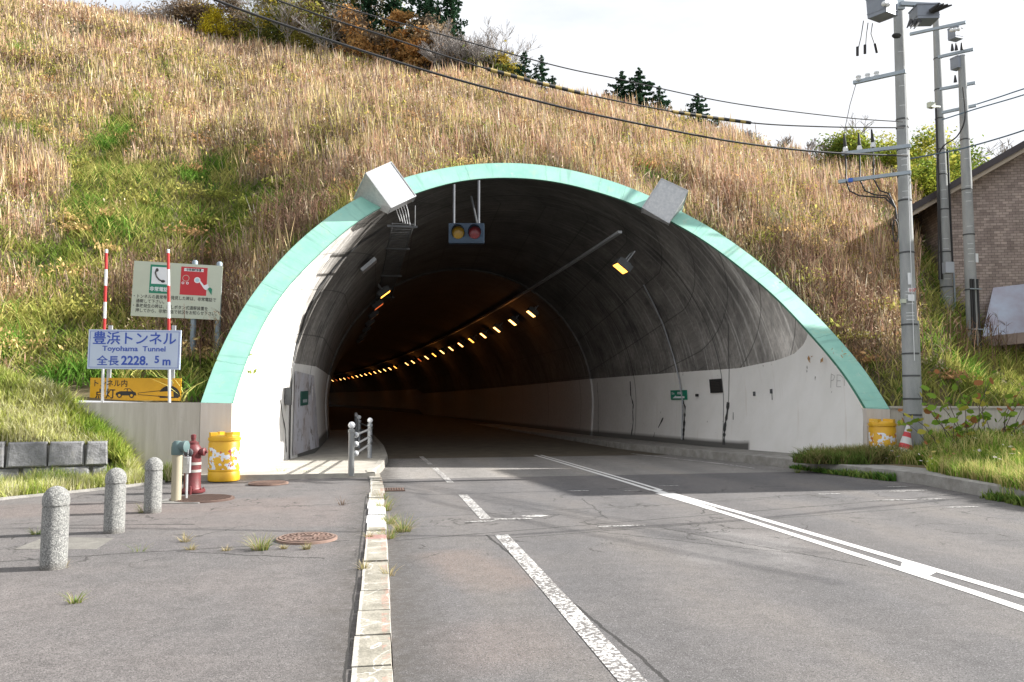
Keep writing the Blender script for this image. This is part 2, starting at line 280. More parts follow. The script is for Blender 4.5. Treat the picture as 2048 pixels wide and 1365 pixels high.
def lining_mat():
    n = NB('tunnel_lining', .8)
    def att(a): 
        q = n.t.nodes.new('ShaderNodeAttribute'); q.attribute_name = a; return q.outputs['Fac']
    arc, sta, pa = att('arc'), att('sta'), att('paint')
    cb = n.t.nodes.new('ShaderNodeCombineXYZ'); n.l(arc, cb.inputs[0]); n.l(sta, cb.inputs[1]); V = cb.outputs[0]
    streak = n.noise(1., V, detail=5, rough=.65, stretch=(.35, 9., 1)); blot = n.noise(.9, V, detail=6, rough=.7); fine = n.noise(9, V, detail=5, rough=.75)
    depth_tone = n.ramp(sta, 19, 33, 1.6, .55)  # paler at the mouth, darker further in
    hi = n.ramp(pa, -5., -.6, .22, 1.6)         # lower courses are paler than the crown
    c = n.mix(n.ramp(blot, .35, .68), (.048,.046,.044), (.150,.142,.132)); c = n.mix(n.m2('MULTIPLY', n.ramp(streak, .52, .66), .65), c, (.24,.235,.225)); c = n.mix(n.ramp(streak, .36, .28), c, (.03,.029,.028))
    c = n.mix(1, c, n.ramp(fine, .25, .75, .65, 1.35), 'MULTIPLY')
    pk = n.t.nodes.new('ShaderNodeVectorMath'); pk.operation = 'SCALE'; n.l(c, pk.inputs[0]); n.l(n.m2('ADD', 1, n.m2('MULTIPLY', n.ramp(sta, 20.2, 19.6), n.ramp(n.X, 1, -2, .8, 2.8))), pk.inputs[3]); c = pk.outputs[0]  # sunlight on the left wall by the mouth, put into its colour
    jn = n.m2('LESS_THAN', n.m2('ABSOLUTE', n.m2('SUBTRACT', n.m2('MODULO', n.m2('ADD', arc, n.m2('MULTIPLY', fine, .03)), 1.35), .6)), .018); c = n.mix(n.m2('MULTIPLY', jn, .6), c, (.025,.025,.024))
    js = n.m2('LESS_THAN', n.m2('ABSOLUTE', n.m2('SUBTRACT', n.m2('MODULO', sta, 5.2), 1.3)), .022); c = n.mix(n.m2('MULTIPLY', js, .8), c, (.02,.02,.02))
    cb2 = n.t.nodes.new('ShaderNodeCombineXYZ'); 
    for i in range(3): n.l(n.m2('MULTIPLY', depth_tone, hi), cb2.inputs[i])
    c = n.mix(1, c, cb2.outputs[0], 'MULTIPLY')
    wp = n.mix(n.ramp(n.noise(1.3, V, detail=5), .35, .65), (.78,.77,.74), (.84,.83,.81)); wp = n.mix(n.ramp(n.noise(1, V, detail=5, stretch=(.4, 6, 1)), .60, .72, 0, .35), wp, (.5,.42,.33))
    wp = n.mix(n.ramp(n.noise(5, V, detail=3), .71, .73, 0, .8), wp, (.12,.1,.09))
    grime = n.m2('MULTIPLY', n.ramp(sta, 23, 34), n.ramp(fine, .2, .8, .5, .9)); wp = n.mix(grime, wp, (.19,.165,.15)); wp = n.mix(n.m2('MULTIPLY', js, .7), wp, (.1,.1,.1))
    foot = n.ramp(pa, 2.02, 2.14); wp = n.mix(n.m2('MULTIPLY', foot, n.ramp(sta, 20.9, 21.0)), wp, (.12,.118,.11))
    pm = n.m2('GREATER_THAN', n.m2('ADD', pa, n.m2('MULTIPLY', n.m2('SUBTRACT', fine, .5), .03)), 0); c = n.mix(pm, c, wp)
    n.bump(n.m2('ADD', streak, fine), .35, .02); return n.done(c)
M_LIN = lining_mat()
M_GALV = mat('galvanised_steel', (.56,.57,.58), .5, .35, col2=(.43,.45,.47), vscale=14, spec=.4)
M_STEEL = mat('grey_steel', (.36,.38,.40), .5, .5, var=.2)
M_DSTEEL = mat('dark_steel', (.10,.105,.11), .6, .4, var=.3)
M_WHITE = mat('white_enamel', (.74,.76,.78), .45, var=.06)
M_BLACK = mat('black_rubber', (.02,.02,.022), .6); M_CABLE = mat('black_cable', (.03,.03,.033), .55, var=.3, vscale=20)
M_SIGNW = mat('sign_white', (.42,.52,.70), .4, var=.05, vscale=2); M_BLUE = mat('sign_blue', (.03,.08,.42), .5)
M_CREAM = mat('sign_cream', (.52,.56,.46), .5, var=.06, vscale=3); M_SGREEN = mat('sign_green', (.01,.2,.12), .5); M_SRED = mat('sign_red', (.5,.02,.03), .45)
M_INK = mat('sign_black', (.02,.02,.02), .6); M_YEL = mat('sign_yellow', (.72,.38,.01), .45, var=.1, vscale=4); M_PLAIN = mat('plain_white', (.75,.77,.8), .5)
M_RED = mat('red_paint', (.55,.04,.04), .4, var=.15)
def band_mat(name, axis, period, c1, c2, duty=.5, off=0., slant=0.):
    n = NB(name, .5); v = {'X': n.X, 'Y': n.Y, 'Z': n.Z}[axis]
    if slant: v = n.m2('ADD', v, n.m2('MULTIPLY', n.X, slant))
    k = n.m2('LESS_THAN', n.m2('FRACT', n.m2('DIVIDE', n.m2('ADD', v, off+100*period), period)), duty); return n.done(n.mix(k, c1, c2))
M_POLEC = mat('pole_concrete', (.36,.37,.37), .85, col2=(.25,.265,.27), vscale=3, bump=.25, speck=.15, stretch=(1,1,.3))

# ------------------------------------------------------------------ ground, road, pavements
g = MB(); g.grid([[(x, y, -.06) for x in (-300, -30, -14, 14, 30, 300)] for y in (-200, -20, 0, 14, 300)]); struct('ground', g, M_BASE)
def band(o1, o2, s0, s1, z, n=40):
    f1 = o1 if callable(o1) else (lambda s: o1); f2 = o2 if callable(o2) else (lambda s: o2); mb = MB()
    mb.grid([[path(s, f1(s)+(f2(s)-f1(s))*k/4, z) for k in range(5)] for s in np.linspace(s0, s1, n)]); return mb
def rk(s):      # offset of the right kerb face
    return float(np.interp(s, [-30, 4, 9, 10.5, 13.5, 15.75, 18.45, 24.7, 31, 36], [9.9, 9.7, 9.45, 9.55, 9.93, 9.5, 9.27, 8.02, 7.75, 7.55]))
struct('road', band(.1, rk, -12, 16.2, 0, 60), M_ASPH)
tp = band(.1, rk, 16.2, 185, 0, 120); struct('tunnel_road', tp, M_TPAVE)
sw = MB(); xs = np.linspace(-22, -.13, 50); ys = np.linspace(-10, 15.95, 60)
sw.grid([[(x, y, .045+.015*math.sin(x*.9+1)*math.sin(y*.5)*min(1, abs(x+.13))) for x in xs] for y in ys]); struct('pavement', sw, M_WALK, True)
kb = MB(); y = -9.; rs = random.Random(3)
while y < 16.0:
    ln = .6 if y < 9 else .62; a = rs.uniform(-.014, .014); t = rs.uniform(.050, .068)
    x0 = -.135; x1 = .102
    if y > 14: x0 -= (y-14)*.02; x1 -= (y-14)*.03
    y2 = y+ln-.014; P = [(x0+a, y, -.05), (x1+a, y, -.05), (x1+a, y2, -.05), (x0+a, y2, -.05), (x0+a, y, t), (x1+a-.012, y+.003, t), (x1+a-.012, y2, t), (x0+a, y2, t)]
    kb.hexa(P); y += ln
kerb = struct('kerb', kb, M_KERB)
# raised footway slab inside the tunnel, with its own kerb face
def lk(s): return float(np.interp(s, [15.9, 16.6, 18, 21, 26, 40], [.02, -.02, .18, .42, .5, .5]))
sl = MB(); ss = np.concatenate([np.linspace(15.96, 32, 30), np.linspace(34, 180, 40)])
sl.grid([[path(s, -4.6, .15), path(s, lk(s)-.16, .15), path(s, lk(s)-.14, .165), path(s, lk(s)-.01, .165), path(s, lk(s), .15), path(s, lk(s)+.02, -.05)] for s in ss])
sl.add([path(15.955, -3.2, .15), path(15.955, .02, .15), path(15.955, .03, -.05), path(15.955, -3.2, -.05)], [(0,1,2,3)])
struct('tunnel_footway', sl, M_SLAB)
rf = MB(); ss = np.concatenate([np.linspace(-12, 32, 74), np.linspace(34, 180, 40)])
rf.grid([[path(s, rk(s), -.05), path(s, rk(s)+.02, .2), path(s, rk(s)+.05, .215), path(s, rk(s)+.2, .215), path(s, rk(s)+.21, .205), path(s, rk(s)+3., .205)] for s in ss])
struct('right_footway', rf, M_KERBC)
# painted markings, one structure
mk = MB(); mw = MB()
def stripe(mb, f, wd, s0, s1, z=.004, n=24, h=None):
    ff = f if callable(f) else (lambda s: f); mb.grid([[path(s, ff(s)-wd/2, z), path(s, ff(s)+wd/2, z)] for s in np.linspace(s0, s1, n)])
stripe(mw, 1.43, .16, 1.5, 9.35); stripe(mw, 1.42, .15, 10.6, 13.3); stripe(mw, 1.42, .13, 15.2, 18.8, .005); stripe(mw, 1.42, .12, 19.8, 60, .005, 60)
stripe(mk, lambda s: np.interp(s, [4, 6, 10.5, 13], [4.80, 4.84, 4.77, 4.66]),   .118, -4, 12.9, n=60); stripe(mk, lambda s: np.interp(s, [4, 6, 10.5, 13], [5.16, 5.14, 4.99, 4.86]), .118, -4, 12.9, n=60)
mk.add([path(6.6, 4.89, .0045), path(7.0, 4.89, .0045), path(7.25, 5.09, .0045), path(6.75, 5.09, .0045)], [(0,1,2,3)])
stripe(mk, 4.76, .17, 11.0, 13.4, .0048); stripe(mk, 4.70, .10, 13.3, 150, .0048, 120); stripe(mk, 4.87, .08, 13.3, 60, .0048, 60)
stripe(mw, lambda s: rk(s)-.75, .12, 17.2, 60, .005, 60)
for (x, y, a, b) in ((1.75,10.55,.35,.09), (2.1,10.75,.22,.10), (1.3,10.4,.25,.05), (3.0,9.75,.4,.05), (8.4,10.6,.35,.05), (9.2,13.2,.3,.06), (9.0,12.6,.5,.05), (3.4,13.5,.25,.05), (4.3,13.4,.2,.04), (5.2,14.0,.25,.04), (7.4,12.4,.3,.05), (8.2,11.5,.9,.035), (8.7,12.5,.35,.04), (10,11.6,.2,.04)):
    k = 9; pr = [(x+a*math.cos(t)*rs.uniform(.7,1), y+b*math.sin(t)*rs.uniform(.6,1.1), .0052) for t in np.linspace(0, 2*math.pi, k, endpoint=False)]; mw.add(pr, [tuple(range(k))])
struct('road_markings', mk, M_LINE); struct('worn_road_markings', mw, M_LINEW)

# ------------------------------------------------------------------ the tunnel
OUT=[(401.5,805.6),(418,755.6),(441,698),(459,662),(488.7,610.8),(518,569.7),(554,526),(598,480),(625,459),(658.6,431),(693.7,408),(730,387.6),(768,370),(806.5,355),(849,343.7),(918.6,330.5),(977,326),(1036,325.6),(1094,330.5),(1153,342),(1211.6,358),(1260,374.5),(1320,401),(1379.6,431.6),(1428,459),(1472,488),(1538,539),(1584,582),(1640,637),(1685,685.6),(1733,742),(1760,786),(1779.5,819)]
INN=[(464,807),(472,773.6),(492.6,718.5),(518,659.5),(544,614.6),(569.5,578.7),(600,545),(632,514),(668,480),(702.5,450.6),(763,412.5),(830,387),(868,374.5),(918.6,361),(977,355.5),(1036,355),(1094,360),(1153,371.5),(1211.6,389),(1260,404),(1344,442.6),(1406,478),(1472,527),(1546.6,587.7),(1593,636),(1631,679),(1669,720.6),(1701,763.5),(1732,817)]
def resample(P, n, sm=6):
    P = np.array(P, float); d = np.r_[0, np.cumsum(np.linalg.norm(np.diff(P, axis=0), axis=1))]; t = np.linspace(0, d[-1], n); Q = np.stack([np.interp(t, d, P[:, k]) for k in range(3)], 1)
    for _ in range(sm): Q[1:-1] = Q[:-2]*.25+Q[1:-1]*.5+Q[2:]*.25
    return Q
NU = 90
RI = resample([onring(*p) for p in INN], NU); RO = resample([onring(*p) for p in OUT], NU)
tun = thing('tunnel_portal', 'arched concrete road tunnel mouth with a broad turquoise rim under the grassy hill', 'tunnel', (4, 16.5, 0))
nrm = np.array([RS, -1, RT]); nrm /= np.linalg.norm(nrm)
ctr = np.array([4.0, 20., .7]); 
def back(P, d): return P-np.array([0, 1, 0])*(-d)
rm = MB(); rm.grid([RI, RO]); rm = MB(); KR = 6; rm.grid([RI+(RO-RI)*k/KR for k in range(KR+1)]); rm.grid([RO, RO+np.array([0, .9, -.0])]); ro = part('portal_rim', rm, M_GREEN, tun, True)
al_ = np.r_[0, np.cumsum(np.linalg.norm(np.diff(RO, axis=0), axis=1))]
for nm, va in (('arc', np.tile(al_, KR+3)), ('rad', np.repeat([.65*k/KR for k in range(KR+1)]+[.65, .9], NU))): at = ro.data.attributes.new(nm, 'FLOAT', 'POINT'); at.data.foreach_set('value', va.astype(np.float32))
li = MB(); li.grid([RI+np.array([0, .10, 0]), RI]); part('rim_edge', li, M_GREEND, tun)
def section(kind, s):
    t_ = min(1, max(0, (s-22.6)/8.4)); off, Rr, cz = (4.2-.40*t_, 5.78-.50*t_, 1.55-.03*t_) if kind == 'A' else (3.79, 5.22, 1.51)
    th = np.linspace(math.pi, 0, NU); base = np.stack([np.cos(th)*Rr, np.sin(th)*Rr], 1)
    # below the springing the side walls curve gently inwards down to the footway
    pts = [(-Rr+.10, -cz+.05), (-Rr+.03, -cz*.5)]+base.tolist()+[(Rr-.03, -cz*.5), (Rr-.10, -cz+.05)]
    P = resample([(q[0], q[1], 0) for q in pts], NU+24, 1); return np.array([path(s, off+q[0], cz+q[1]) for q in P])
lb, rb = ony(464.5, 950, 16.25), onz(1732, 915, .1)
ringfull = resample([np.array([-2.86, 16.28, 0]), np.array([-2.87, 16.3, .8])]+[q for q in RI]+[np.array([11.06, 16.95, .7]), np.array([11.05, 16.93, 0])], NU+24, 1)+np.array([0, .1, 0])
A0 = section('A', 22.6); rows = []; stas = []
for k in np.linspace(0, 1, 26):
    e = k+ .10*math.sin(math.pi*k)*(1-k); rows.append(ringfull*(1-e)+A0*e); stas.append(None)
for s in np.linspace(22.9, 31, 16): rows.append(section('A', s))
for s in np.concatenate([np.linspace(31.0, 60, 40), np.linspace(63, 182, 40)]): rows.append(section('B', s))
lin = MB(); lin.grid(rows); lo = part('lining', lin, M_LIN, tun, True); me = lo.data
PT = np.concatenate([np.array(r) for r in rows]); nr = len(rows); nc = NU+24
arc = np.stack([np.r_[0, np.cumsum(np.linalg.norm(np.diff(np.array(r), axis=0), axis=1))] for r in rows]).ravel()
sta = PT[:, 1]+ (PT[:, 0]<-1e9); sta = np.where(np.arange(len(PT))//nc >= 26, np.repeat([0]*26+list(np.linspace(22.9, 31, 16))+list(np.concatenate([np.linspace(31.0, 60, 40), np.linspace(63, 182, 40)])), nc), sta)
hl = 2.48-GR*np.maximum(sta-14, 0)+np.interp(sta, [17.6, 18.1, 18.5, 19.0, 19.7, 21.3], [1.7, .9, .5, .26, .14, 0]); hl = np.where(PT[:, 0] < 4, np.where(sta < 20.2, 3.2, 2.45), hl)
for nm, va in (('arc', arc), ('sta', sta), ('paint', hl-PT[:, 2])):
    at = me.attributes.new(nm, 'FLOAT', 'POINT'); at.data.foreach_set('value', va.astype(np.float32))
# pilasters and wing walls under the springing of the rim
pl = MB(); a0, a1 = RO[0], RI[0]; b0, b1 = RI[-1], RO[-1]
pl.hexa([(a0[0]-.0, a0[1]-.01, -.05), (a1[0]+.0, a1[1]-.01, -.05), (a1[0], a1[1]+.6, -.05), (a0[0], a0[1]+.6, -.05), (a0[0], a0[1]-.01, a0[2]-.004), (a1[0], a1[1]-.01, a1[2]-.004), (a1[0], a1[1]+.6, a1[2]-.02), (a0[0], a0[1]+.6, a0[2]-.02)])
pr = MB(); pr.hexa([(b0[0], b0[1]-.01, -.05), (b1[0], b1[1]-.01, -.05), (b1[0], b1[1]+.6, -.05), (b0[0], b0[1]+.6, -.05), (b0[0], b0[1]-.01, b0[2]-.004), (b1[0], b1[1]-.01, b1[2]-.004), (b1[0], b1[1]+.6, b1[2]-.02), (b0[0], b0[1]+.6, b0[2]-.02)])
part('pilaster', pl, M_PIL, tun); part('pilaster', pr, M_PIL, tun)
ww = MB(); zt = a0[2]; Yw = a0[1]
for (xa, xb) in ((a0[0]-3.2, a0[0]-.012), (a0[0]-12, a0[0]-3.212)): ww.hexa([(xa, Yw+.02, -.1), (xb, Yw+.02, -.1), (xb, Yw+.34, -.1), (xa, Yw+.34, -.1), (xa, Yw+.02, zt), (xb, Yw+.02, zt), (xb, Yw+.34, zt), (xa, Yw+.34, zt)])
solo('retaining_wall', ww, M_WING, 'low beige concrete wing wall left of the tunnel mouth, behind the red hydrant', 'wall')
ww = MB(); zr = b1[2]; Yr = b1[1]; ww.hexa([(b1[0]+.03, Yr+.02, -.1), (b1[0]+16, Yr+.5, -.1), (b1[0]+16, Yr+.8, -.1), (b1[0]+.03, Yr+.32, -.1), (b1[0]+.03, Yr+.02, zr+.03), (b1[0]+16, Yr+.5, zr-.02), (b1[0]+16, Yr+.8, zr-.02), (b1[0]+.03, Yr+.32, zr+.03)])
ww.bar((b1[0]+.03, Yr+.16, zr+.045), (b1[0]+16, Yr+.64, zr+.0), .36, .05)
solo('retaining_wall', ww, M_WING, 'low grey concrete wing wall right of the tunnel mouth, behind the utility pole and brambles', 'wall')

# cracks, seams and conduits on the lining
def lin_hit(px, py, side):     # where the sight line of a measured mark meets the lining
    from mathutils.bvhtree import BVHTree
    global BV
    try: BV
    except NameError: BV = BVHTree.FromPolygons([tuple(v) for v in PT], lin.f)
    for k in range(60):
        h = BV.ray_cast(Vector(CP), Vector(ray(px, py)).normalized())
        if h[0] is not None: return np.array(h[0]), np.array(h[1])
        px += (1000-px)*.01; py += (700-py)*.01
    raise ValueError('missed')
def mark(pts, w, off=.012):      # a ribbon that lies on the lining through the given marks
    mb = MB(); Q = []
    fine = []
    for (a, b) in zip(pts[:-1], pts[1:]):
        n = max(2, int(math.hypot(a[0]-b[0], a[1]-b[1])/5)); fine += [(a[0]+(b[0]-a[0])*k/n, a[1]+(b[1]-a[1])*k/n) for k in range(n)]
    fine.append(pts[-1]); H = [lin_hit(p[0], p[1], 0) for p in fine]
    for i, (p, nn) in enumerate(H):
        if np.dot(nn, CP-p) < 0: nn = -nn
        t = H[min(i+1, len(H)-1)][0]-H[max(i-1, 0)][0]; t /= np.linalg.norm(t)+1e-9; sd_ = np.cross(t, nn); wd = w(i/(len(H)-1)) if callable(w) else w
        Q.append([p+nn*off-sd_*wd/2, p+nn*off+sd_*wd/2])
    mb.grid(Q); return mb
rc = random.Random(5)
def jag(k, lo=.02): return lambda t: max(lo, k*(.35+rc.random()))
M_CRACK = mat('crack_filler', (.07,.07,.07), .9, var=.4, vscale=12)
for pts, w_ in (([(1261,763),(1262,790),(1267,810),(1266,825),(1267,845),(1263,872)], .07), ([(1366,802),(1371,815),(1369,850),(1367,880)], .10), ([(1457,648),(1457,700),(1459,735),(1458,790),(1457,812)], .015), ([(1457,805),(1455,826),(1450,855),(1448,890)], .11),
               ([(1327,836),(1320,850),(1317,856)], .07), ([(1310,865),(1308,875)], .05), ([(1195,766),(1197,800),(1197,868)], .03), ([(1544,780),(1545,800)], .025), ([(1467,825),(1467,840)], .02), ([(560,800),(564,830),(570,860),(572,905)], .05), ([(603,790),(607,830),(612,860)], .06), ([(620,780),(622,830),(626,880)], .035), ([(597,750),(603,775),(604,800)], .07), ([(612,752),(610,780)], .05)):
    part('crack', mark(pts, jag(w_)), M_CRACK, tun)
gq = MB(); st0 = [(1662,776),(1663,748)]
for st in (st0, [(1663,748),(1670,752),(1668,760),(1663,762)], [(1675,750),(1674,774)], [(1675,750),(1683,751)], [(1675,762),(1682,762)], [(1674,774),(1683,774)], [(1689,752),(1690,772)]):
    q = mark(st, .014); gq.add(q.v, q.f)
part('graffiti', gq, mat('faint_scratch', (.42,.41,.40), .9), tun)
M_PEEL = mat('peeling_patch', (.20,.19,.20), .9, col2=(.42,.42,.45), vscale=7, detail=8)
pw = MB(); Q = []
for yy in np.linspace(742, 912, 20):
    x0, x1 = np.interp(yy, [742, 912], [588, 583]), np.interp(yy, [742, 912], [626, 636]); Q.append([ (lambda h: h[0]+(h[1] if np.dot(h[1], CP-h[0])>0 else -h[1])*.03)(lin_hit(x, yy+(x-x0)*(.25 if yy < 780 else -.33 if yy > 880 else 0), 0)) for x in np.linspace(x0, x1, 6)])
def peel_mat():
    n = NB('peeling_paint', .7); c = n.mix(n.ramp(n.noise(4.5, detail=7, rough=.7, stretch=(1,1,.5)), .41, .46), (.22,.20,.19), (.52,.52,.57)); c = n.mix(n.ramp(n.noise(1.2), .45, .6, 0, .5), c, (.42,.36,.34)); n.bump(n.noise(8), .6, .02); return n.done(c)
pw.grid(Q); part('wall_panel', pw, peel_mat(), tun)
part('expansion_joint', mark([(577,921),(578,860),(579,800),(583,740),(592,690),(610,630),(640,570),(680,520),(720,485),(770,452)], .09, .03), M_DSTEEL, tun)
def run(pts, r, off=.06): 
    H = [lin_hit(p[0], p[1], 0) for p in pts]; return MB().tube([p+(nn if np.dot(nn, CP-p) > 0 else -nn)*off for p, nn in H], r, 6)
part('conduit', run([(1367,880),(1368,840),(1368,800),(1362,760),(1350,712),(1330,650),(1307,600),(1290,568)], .025), M_STEEL, tun)
jb = MB(); h = lin_hit(570, 793, 0); jb.box(h[0]+np.array([.08, 0, 0]), (.14, .22, .42)); part('junction_box', jb, M_DSTEEL, tun)
jb = MB(); h = lin_hit(1396, 791, 0); jb.box(h[0]+np.array([-.05, -.03, 0]), (.06, .12, .08)); part('junction_box', jb, M_BLACK, tun)
jb = MB(); h = lin_hit(730, 524, 0); jb.box(h[0]+np.array([.1, 0, -.1]), (.5, .5, .1), M=Matrix.Rotation(R(-42), 3, 'Y')); part('junction_box', jb, M_STEEL, tun)
for (px, py) in ((1511, 788), (1545, 783)):
    h = lin_hit(px, py, 0); part('anchor', MB().box(h[0]+np.array([-.04, 0, 0]), (.06, .03, .12)), M_DSTEEL, tun)
# far end beyond the last visible bend

# ------------------------------------------------------------------ cable housings straddling the rim
def housing(px, label, flip=False):
    A_, B_, C_, D_, E_, F_, G_, H_ = px
    P = [onring(*E_, dy=-.12), onring(*F_, dy=-.12), onring(*C_, dy=.25), onring(*D_, dy=.25), onring(*G_, dy=-.25), onring(*H_, dy=-.25), onring(*B_, dy=.95), onring(*A_, dy=.95)]
    # corners: inner-back L,R ; inner-front R,L ; outer-back L,R ; outer-front R,L
    P = [Vector(p) for p in P]; root = thing('cable_housing', label, 'metal box', sum(P, Vector())/8, 'metal boxes on the tunnel rim')
    b = MB(); b.hexa(P); part('box', b, M_GALV, root)
    e = MB(); c0 = sum(P, Vector())/8
    for i, j in ((2,3),(3,7),(7,6),(6,2),(0,3),(1,2),(4,7),(5,6)): e.bar(c0+(P[i]-c0)*1.003, c0+(P[j]-c0)*1.003, .025, .025)
    part('edge_trim', e, M_GALV, root); return root
h1 = housing([(732,347),(782.4,324.6),(831.4,392),(782,415.5),(775.3,428),(824.8,403.7),(708,398),(758,376)], 'galvanised metal box on the upper left of the turquoise tunnel rim, front sunlit')
h2 = housing([(1323,357.6),(1375.7,382),(1338,446),(1285,415),(1284,425.6),(1336.6,451),(1308,404),(1361,428)], 'galvanised metal box on the upper right of the turquoise tunnel rim, front in shade')
cw = MB()
for i in range(5):
    p = W(792+i*5, 417-i*2, 20.4); cw.tube([p, p+np.array([.05,.1,-.12]), p+np.array([.12,.25,-.28-.05*i])], .012, 5)
part('cable', cw, M_PLAIN, h1)

# ------------------------------------------------------------------ ceiling cable racks, lamps, signals
def vault(s, o):      # height of the lining above the road at station s, offset o
    t_ = min(1, max(0, (s-22.6)/8.4)); off, Rr, cz = (4.2-.40*t_, 5.78-.50*t_, 1.55-.03*t_) if s < 31 else (3.79, 5.22, 1.51)
    return cz+math.sqrt(max(.1, Rr*Rr-(o-off)**2))
rk_ = thing('cable_ladder', 'dark metal cable ladder hung under the tunnel vault below the left metal box', 'cable rack', path(21, .6, 6.0))
a_ = MB(); sx_ = np.linspace(19.6, 31, 12)
LZ = lambda s: min(6.05, vault(s, .42)-.02)
a_.tube([path(s, .42, LZ(s)) for s in sx_], .022, 5); a_.tube([path(s, .94, LZ(s)) for s in sx_], .022, 5); part('side_rail', a_, M_DSTEEL, rk_)
r_ = MB()
for s in np.linspace(19.6, 31, 56): r_.tube([path(s, .42, LZ(s)), path(s, .94, LZ(s))], .009, 4)
part('rungs', r_, M_DSTEEL, rk_)
for s in (19.7, 22.6, 26.5, 30.6):
    b_ = MB(); b_.bar(path(s, .30, LZ(s)-.04), path(s, 1.04, LZ(s)-.04), .05, .05); b_.tube([path(s, .98, LZ(s)-.04), path(s, .98, vault(s, .98)+.05)], .012, 4); part('hanger', b_, M_DSTEEL, rk_)
ct = MB()
for s0, s1, n, o in ((20.6, 31.1, 10, 6.6), (31.2, 150, 60, 6.3)):
    P = [path(s, o, vault(s, o)-.13) if s > 31.1 else path(s, 6.6-.3*(s-20.6)/10.4, 6.15+(vault(31.2, 6.3)-.13-6.15)*(s-20.6)/10.4) for s in np.linspace(s0, s1, n)]
    for a, b in zip(P[:-1], P[1:]): ct.bar(a, b, .11, .07)
solo('cable_tray', ct, mat('tray_grey', (.26,.27,.28), .55, .2, var=.2), 'long dark cable tray along the right of the tunnel ceiling above the lamps', 'cable tray')
M_LAMP = mat('sodium_glow', (.9,.5,.15), .4, emit=((1, .36, .05), 2.4)); M_LAMPW = mat('pale_glow', (.9,.7,.4), .4, emit=((1, .50, .14), 2.6)); M_LAMPD = mat('dim_glow', (.5,.2,.1), .4, emit=((1, .18, .04), .4)); M_LENSOFF = mat('lamp_glass_off', (.12,.11,.10), .3)
def lamp(s, off, z, side, lens, label, grp, glow=0):
    p = path(s, off, z); a = KC*max(s-S0, 0); rt = thing('tunnel_lamp', label, 'lamp', p, grp)
    M = Matrix.Rotation(-a*-1, 3, 'Z') @ Matrix.Rotation(R(38)*side, 3, 'Y'); d = Vector(p)
    b = MB(); b.box(d, (.46, .52, .2), M=M); b.box(d+M@Vector((0,0,.12)), (.3, .4, .06), M=M); part('housing', b, M_DSTEEL, rt)
    g_ = MB(); g_.box(d-M@Vector((0,0,.103)), (.38, .40, .012), M=M); part('lens', g_, lens, rt)
    k = MB(); up = M@Vector((0,0,1)); k.tube([d+up*.1+M@Vector((0,.2,0)), d+up*.5+M@Vector((0,.2,0)), d+up*.5-M@Vector((0,.2,0)), d+up*.1-M@Vector((0,.2,0))], .022, 5); part('bracket', k, M_STEEL, rt)
    if glow:
        ld = bpy.data.lights.new('lamp_light', 'POINT'); ld.energy = glow; ld.color = (1, .33, .07); ld.shadow_soft_size = .2; lo_ = bpy.data.objects.new('lamp_light', ld); C.objects.link(lo_); lo_.parent = rt; lo_.location = tuple(-(M@Vector((0,0,.3))))
    return rt
def words_n(i): return ('first second third fourth fifth sixth seventh eighth ninth tenth eleventh twelfth thirteenth fourteenth fifteenth sixteenth seventeenth eighteenth nineteenth twentieth twenty-first twenty-second twenty-third twenty-fourth twenty-fifth twenty-sixth twenty-seventh twenty-eighth twenty-ninth thirtieth thirty-first thirty-second thirty-third thirty-fourth').split()[i]
n = 0
for i in range(-1, 33):
    if i == 0 or i == 14: continue
    s = 28.8+3.6*i - (3.6 if i == -1 else 0)
    lens = M_LAMP if i in (-1, 5, 9, 14, 15, 20, 24) else M_LAMPD if i in (11, 25, 28) else M_LAMPW
    lab = 'largest and nearest orange glowing lamp, high on the right tunnel wall' if n == 0 else f'small glowing lamp on the right tunnel wall, {words_n(n)} from the mouth'
    lamp(s, 7.0 if s < 31 else 6.88, 5.40 if s < 31 else 5.30, 1, lens, lab, 'lamps along the right tunnel wall', 6.5 if i in (2, 4, 6, 9, 12, 16, 20, 25, 30) else 0); n += 1
for i in range(7):
    lamp(28.+3.6*i, .52 if i < 1 else .45, 5.36, -1, M_LAMP if i == 0 else M_LAMPD if i == 1 else M_LENSOFF, ('glowing lamp nearest the mouth on the left tunnel wall' if i == 0 else 'dim reddish lamp just behind the glowing one on the left tunnel wall' if i == 1 else f'unlit lamp on the left tunnel wall, {words_n(i)} from the mouth'), 'lamps along the left tunnel wall')
# hanging warning signal
D = 20.9; c = W(933, 467, D); sg = thing('traffic_signal', 'dark blue two-lens warning signal hung from the tunnel ceiling on two pipes', 'traffic signal', c)
ex = cR; M3 = Matrix((ex, np.cross([0,0,1], ex), (0,0,1))).transposed()
def loc3(x, y, z): return Vector(c)+M3@Vector((x, y, z))
M_NAVY = mat('navy_enamel', (.015,.04,.075), .5, var=.2)
b = MB(); b.box(loc3(0,0,0), (.92,.16,.50), M=M3); b.box(loc3(0,0,-.262), (.92,.2,.02), M=M3); part('body', b, M_NAVY, sg)
for x, m_ in ((-.21, mat('amber_lens', (.22,.13,.01), .3)), (.22, mat('red_lens', (.14,.02,.025), .3))):
    Mx = M3@Matrix.Rotation(R(90), 3, 'X'); l_ = MB(); l_.lathe(loc3(x,-.085,.0), [(.165,0),(.16,.015),(.09,.045),(0.005,.055)], 24, M=Mx); ln = part('lens', l_, m_, sg, True)
    v = MB(); nn = 16
    v.grid([[loc3(x+.175*math.cos(t), -.08, .175*math.sin(t)), loc3(x+.175*math.cos(t), -.08-.26*max(.25, .5+.5*math.sin(t)), .175*math.sin(t))] for t in np.linspace(R(-40), R(220), nn)]); part('visor', v, M_NAVY, sg, True)
M_PIPEG = mat('pipe_grey', (.17,.18,.20), .6, .2, var=.2)
t1, t2 = W(907, 372, D), W(957, 366, D)
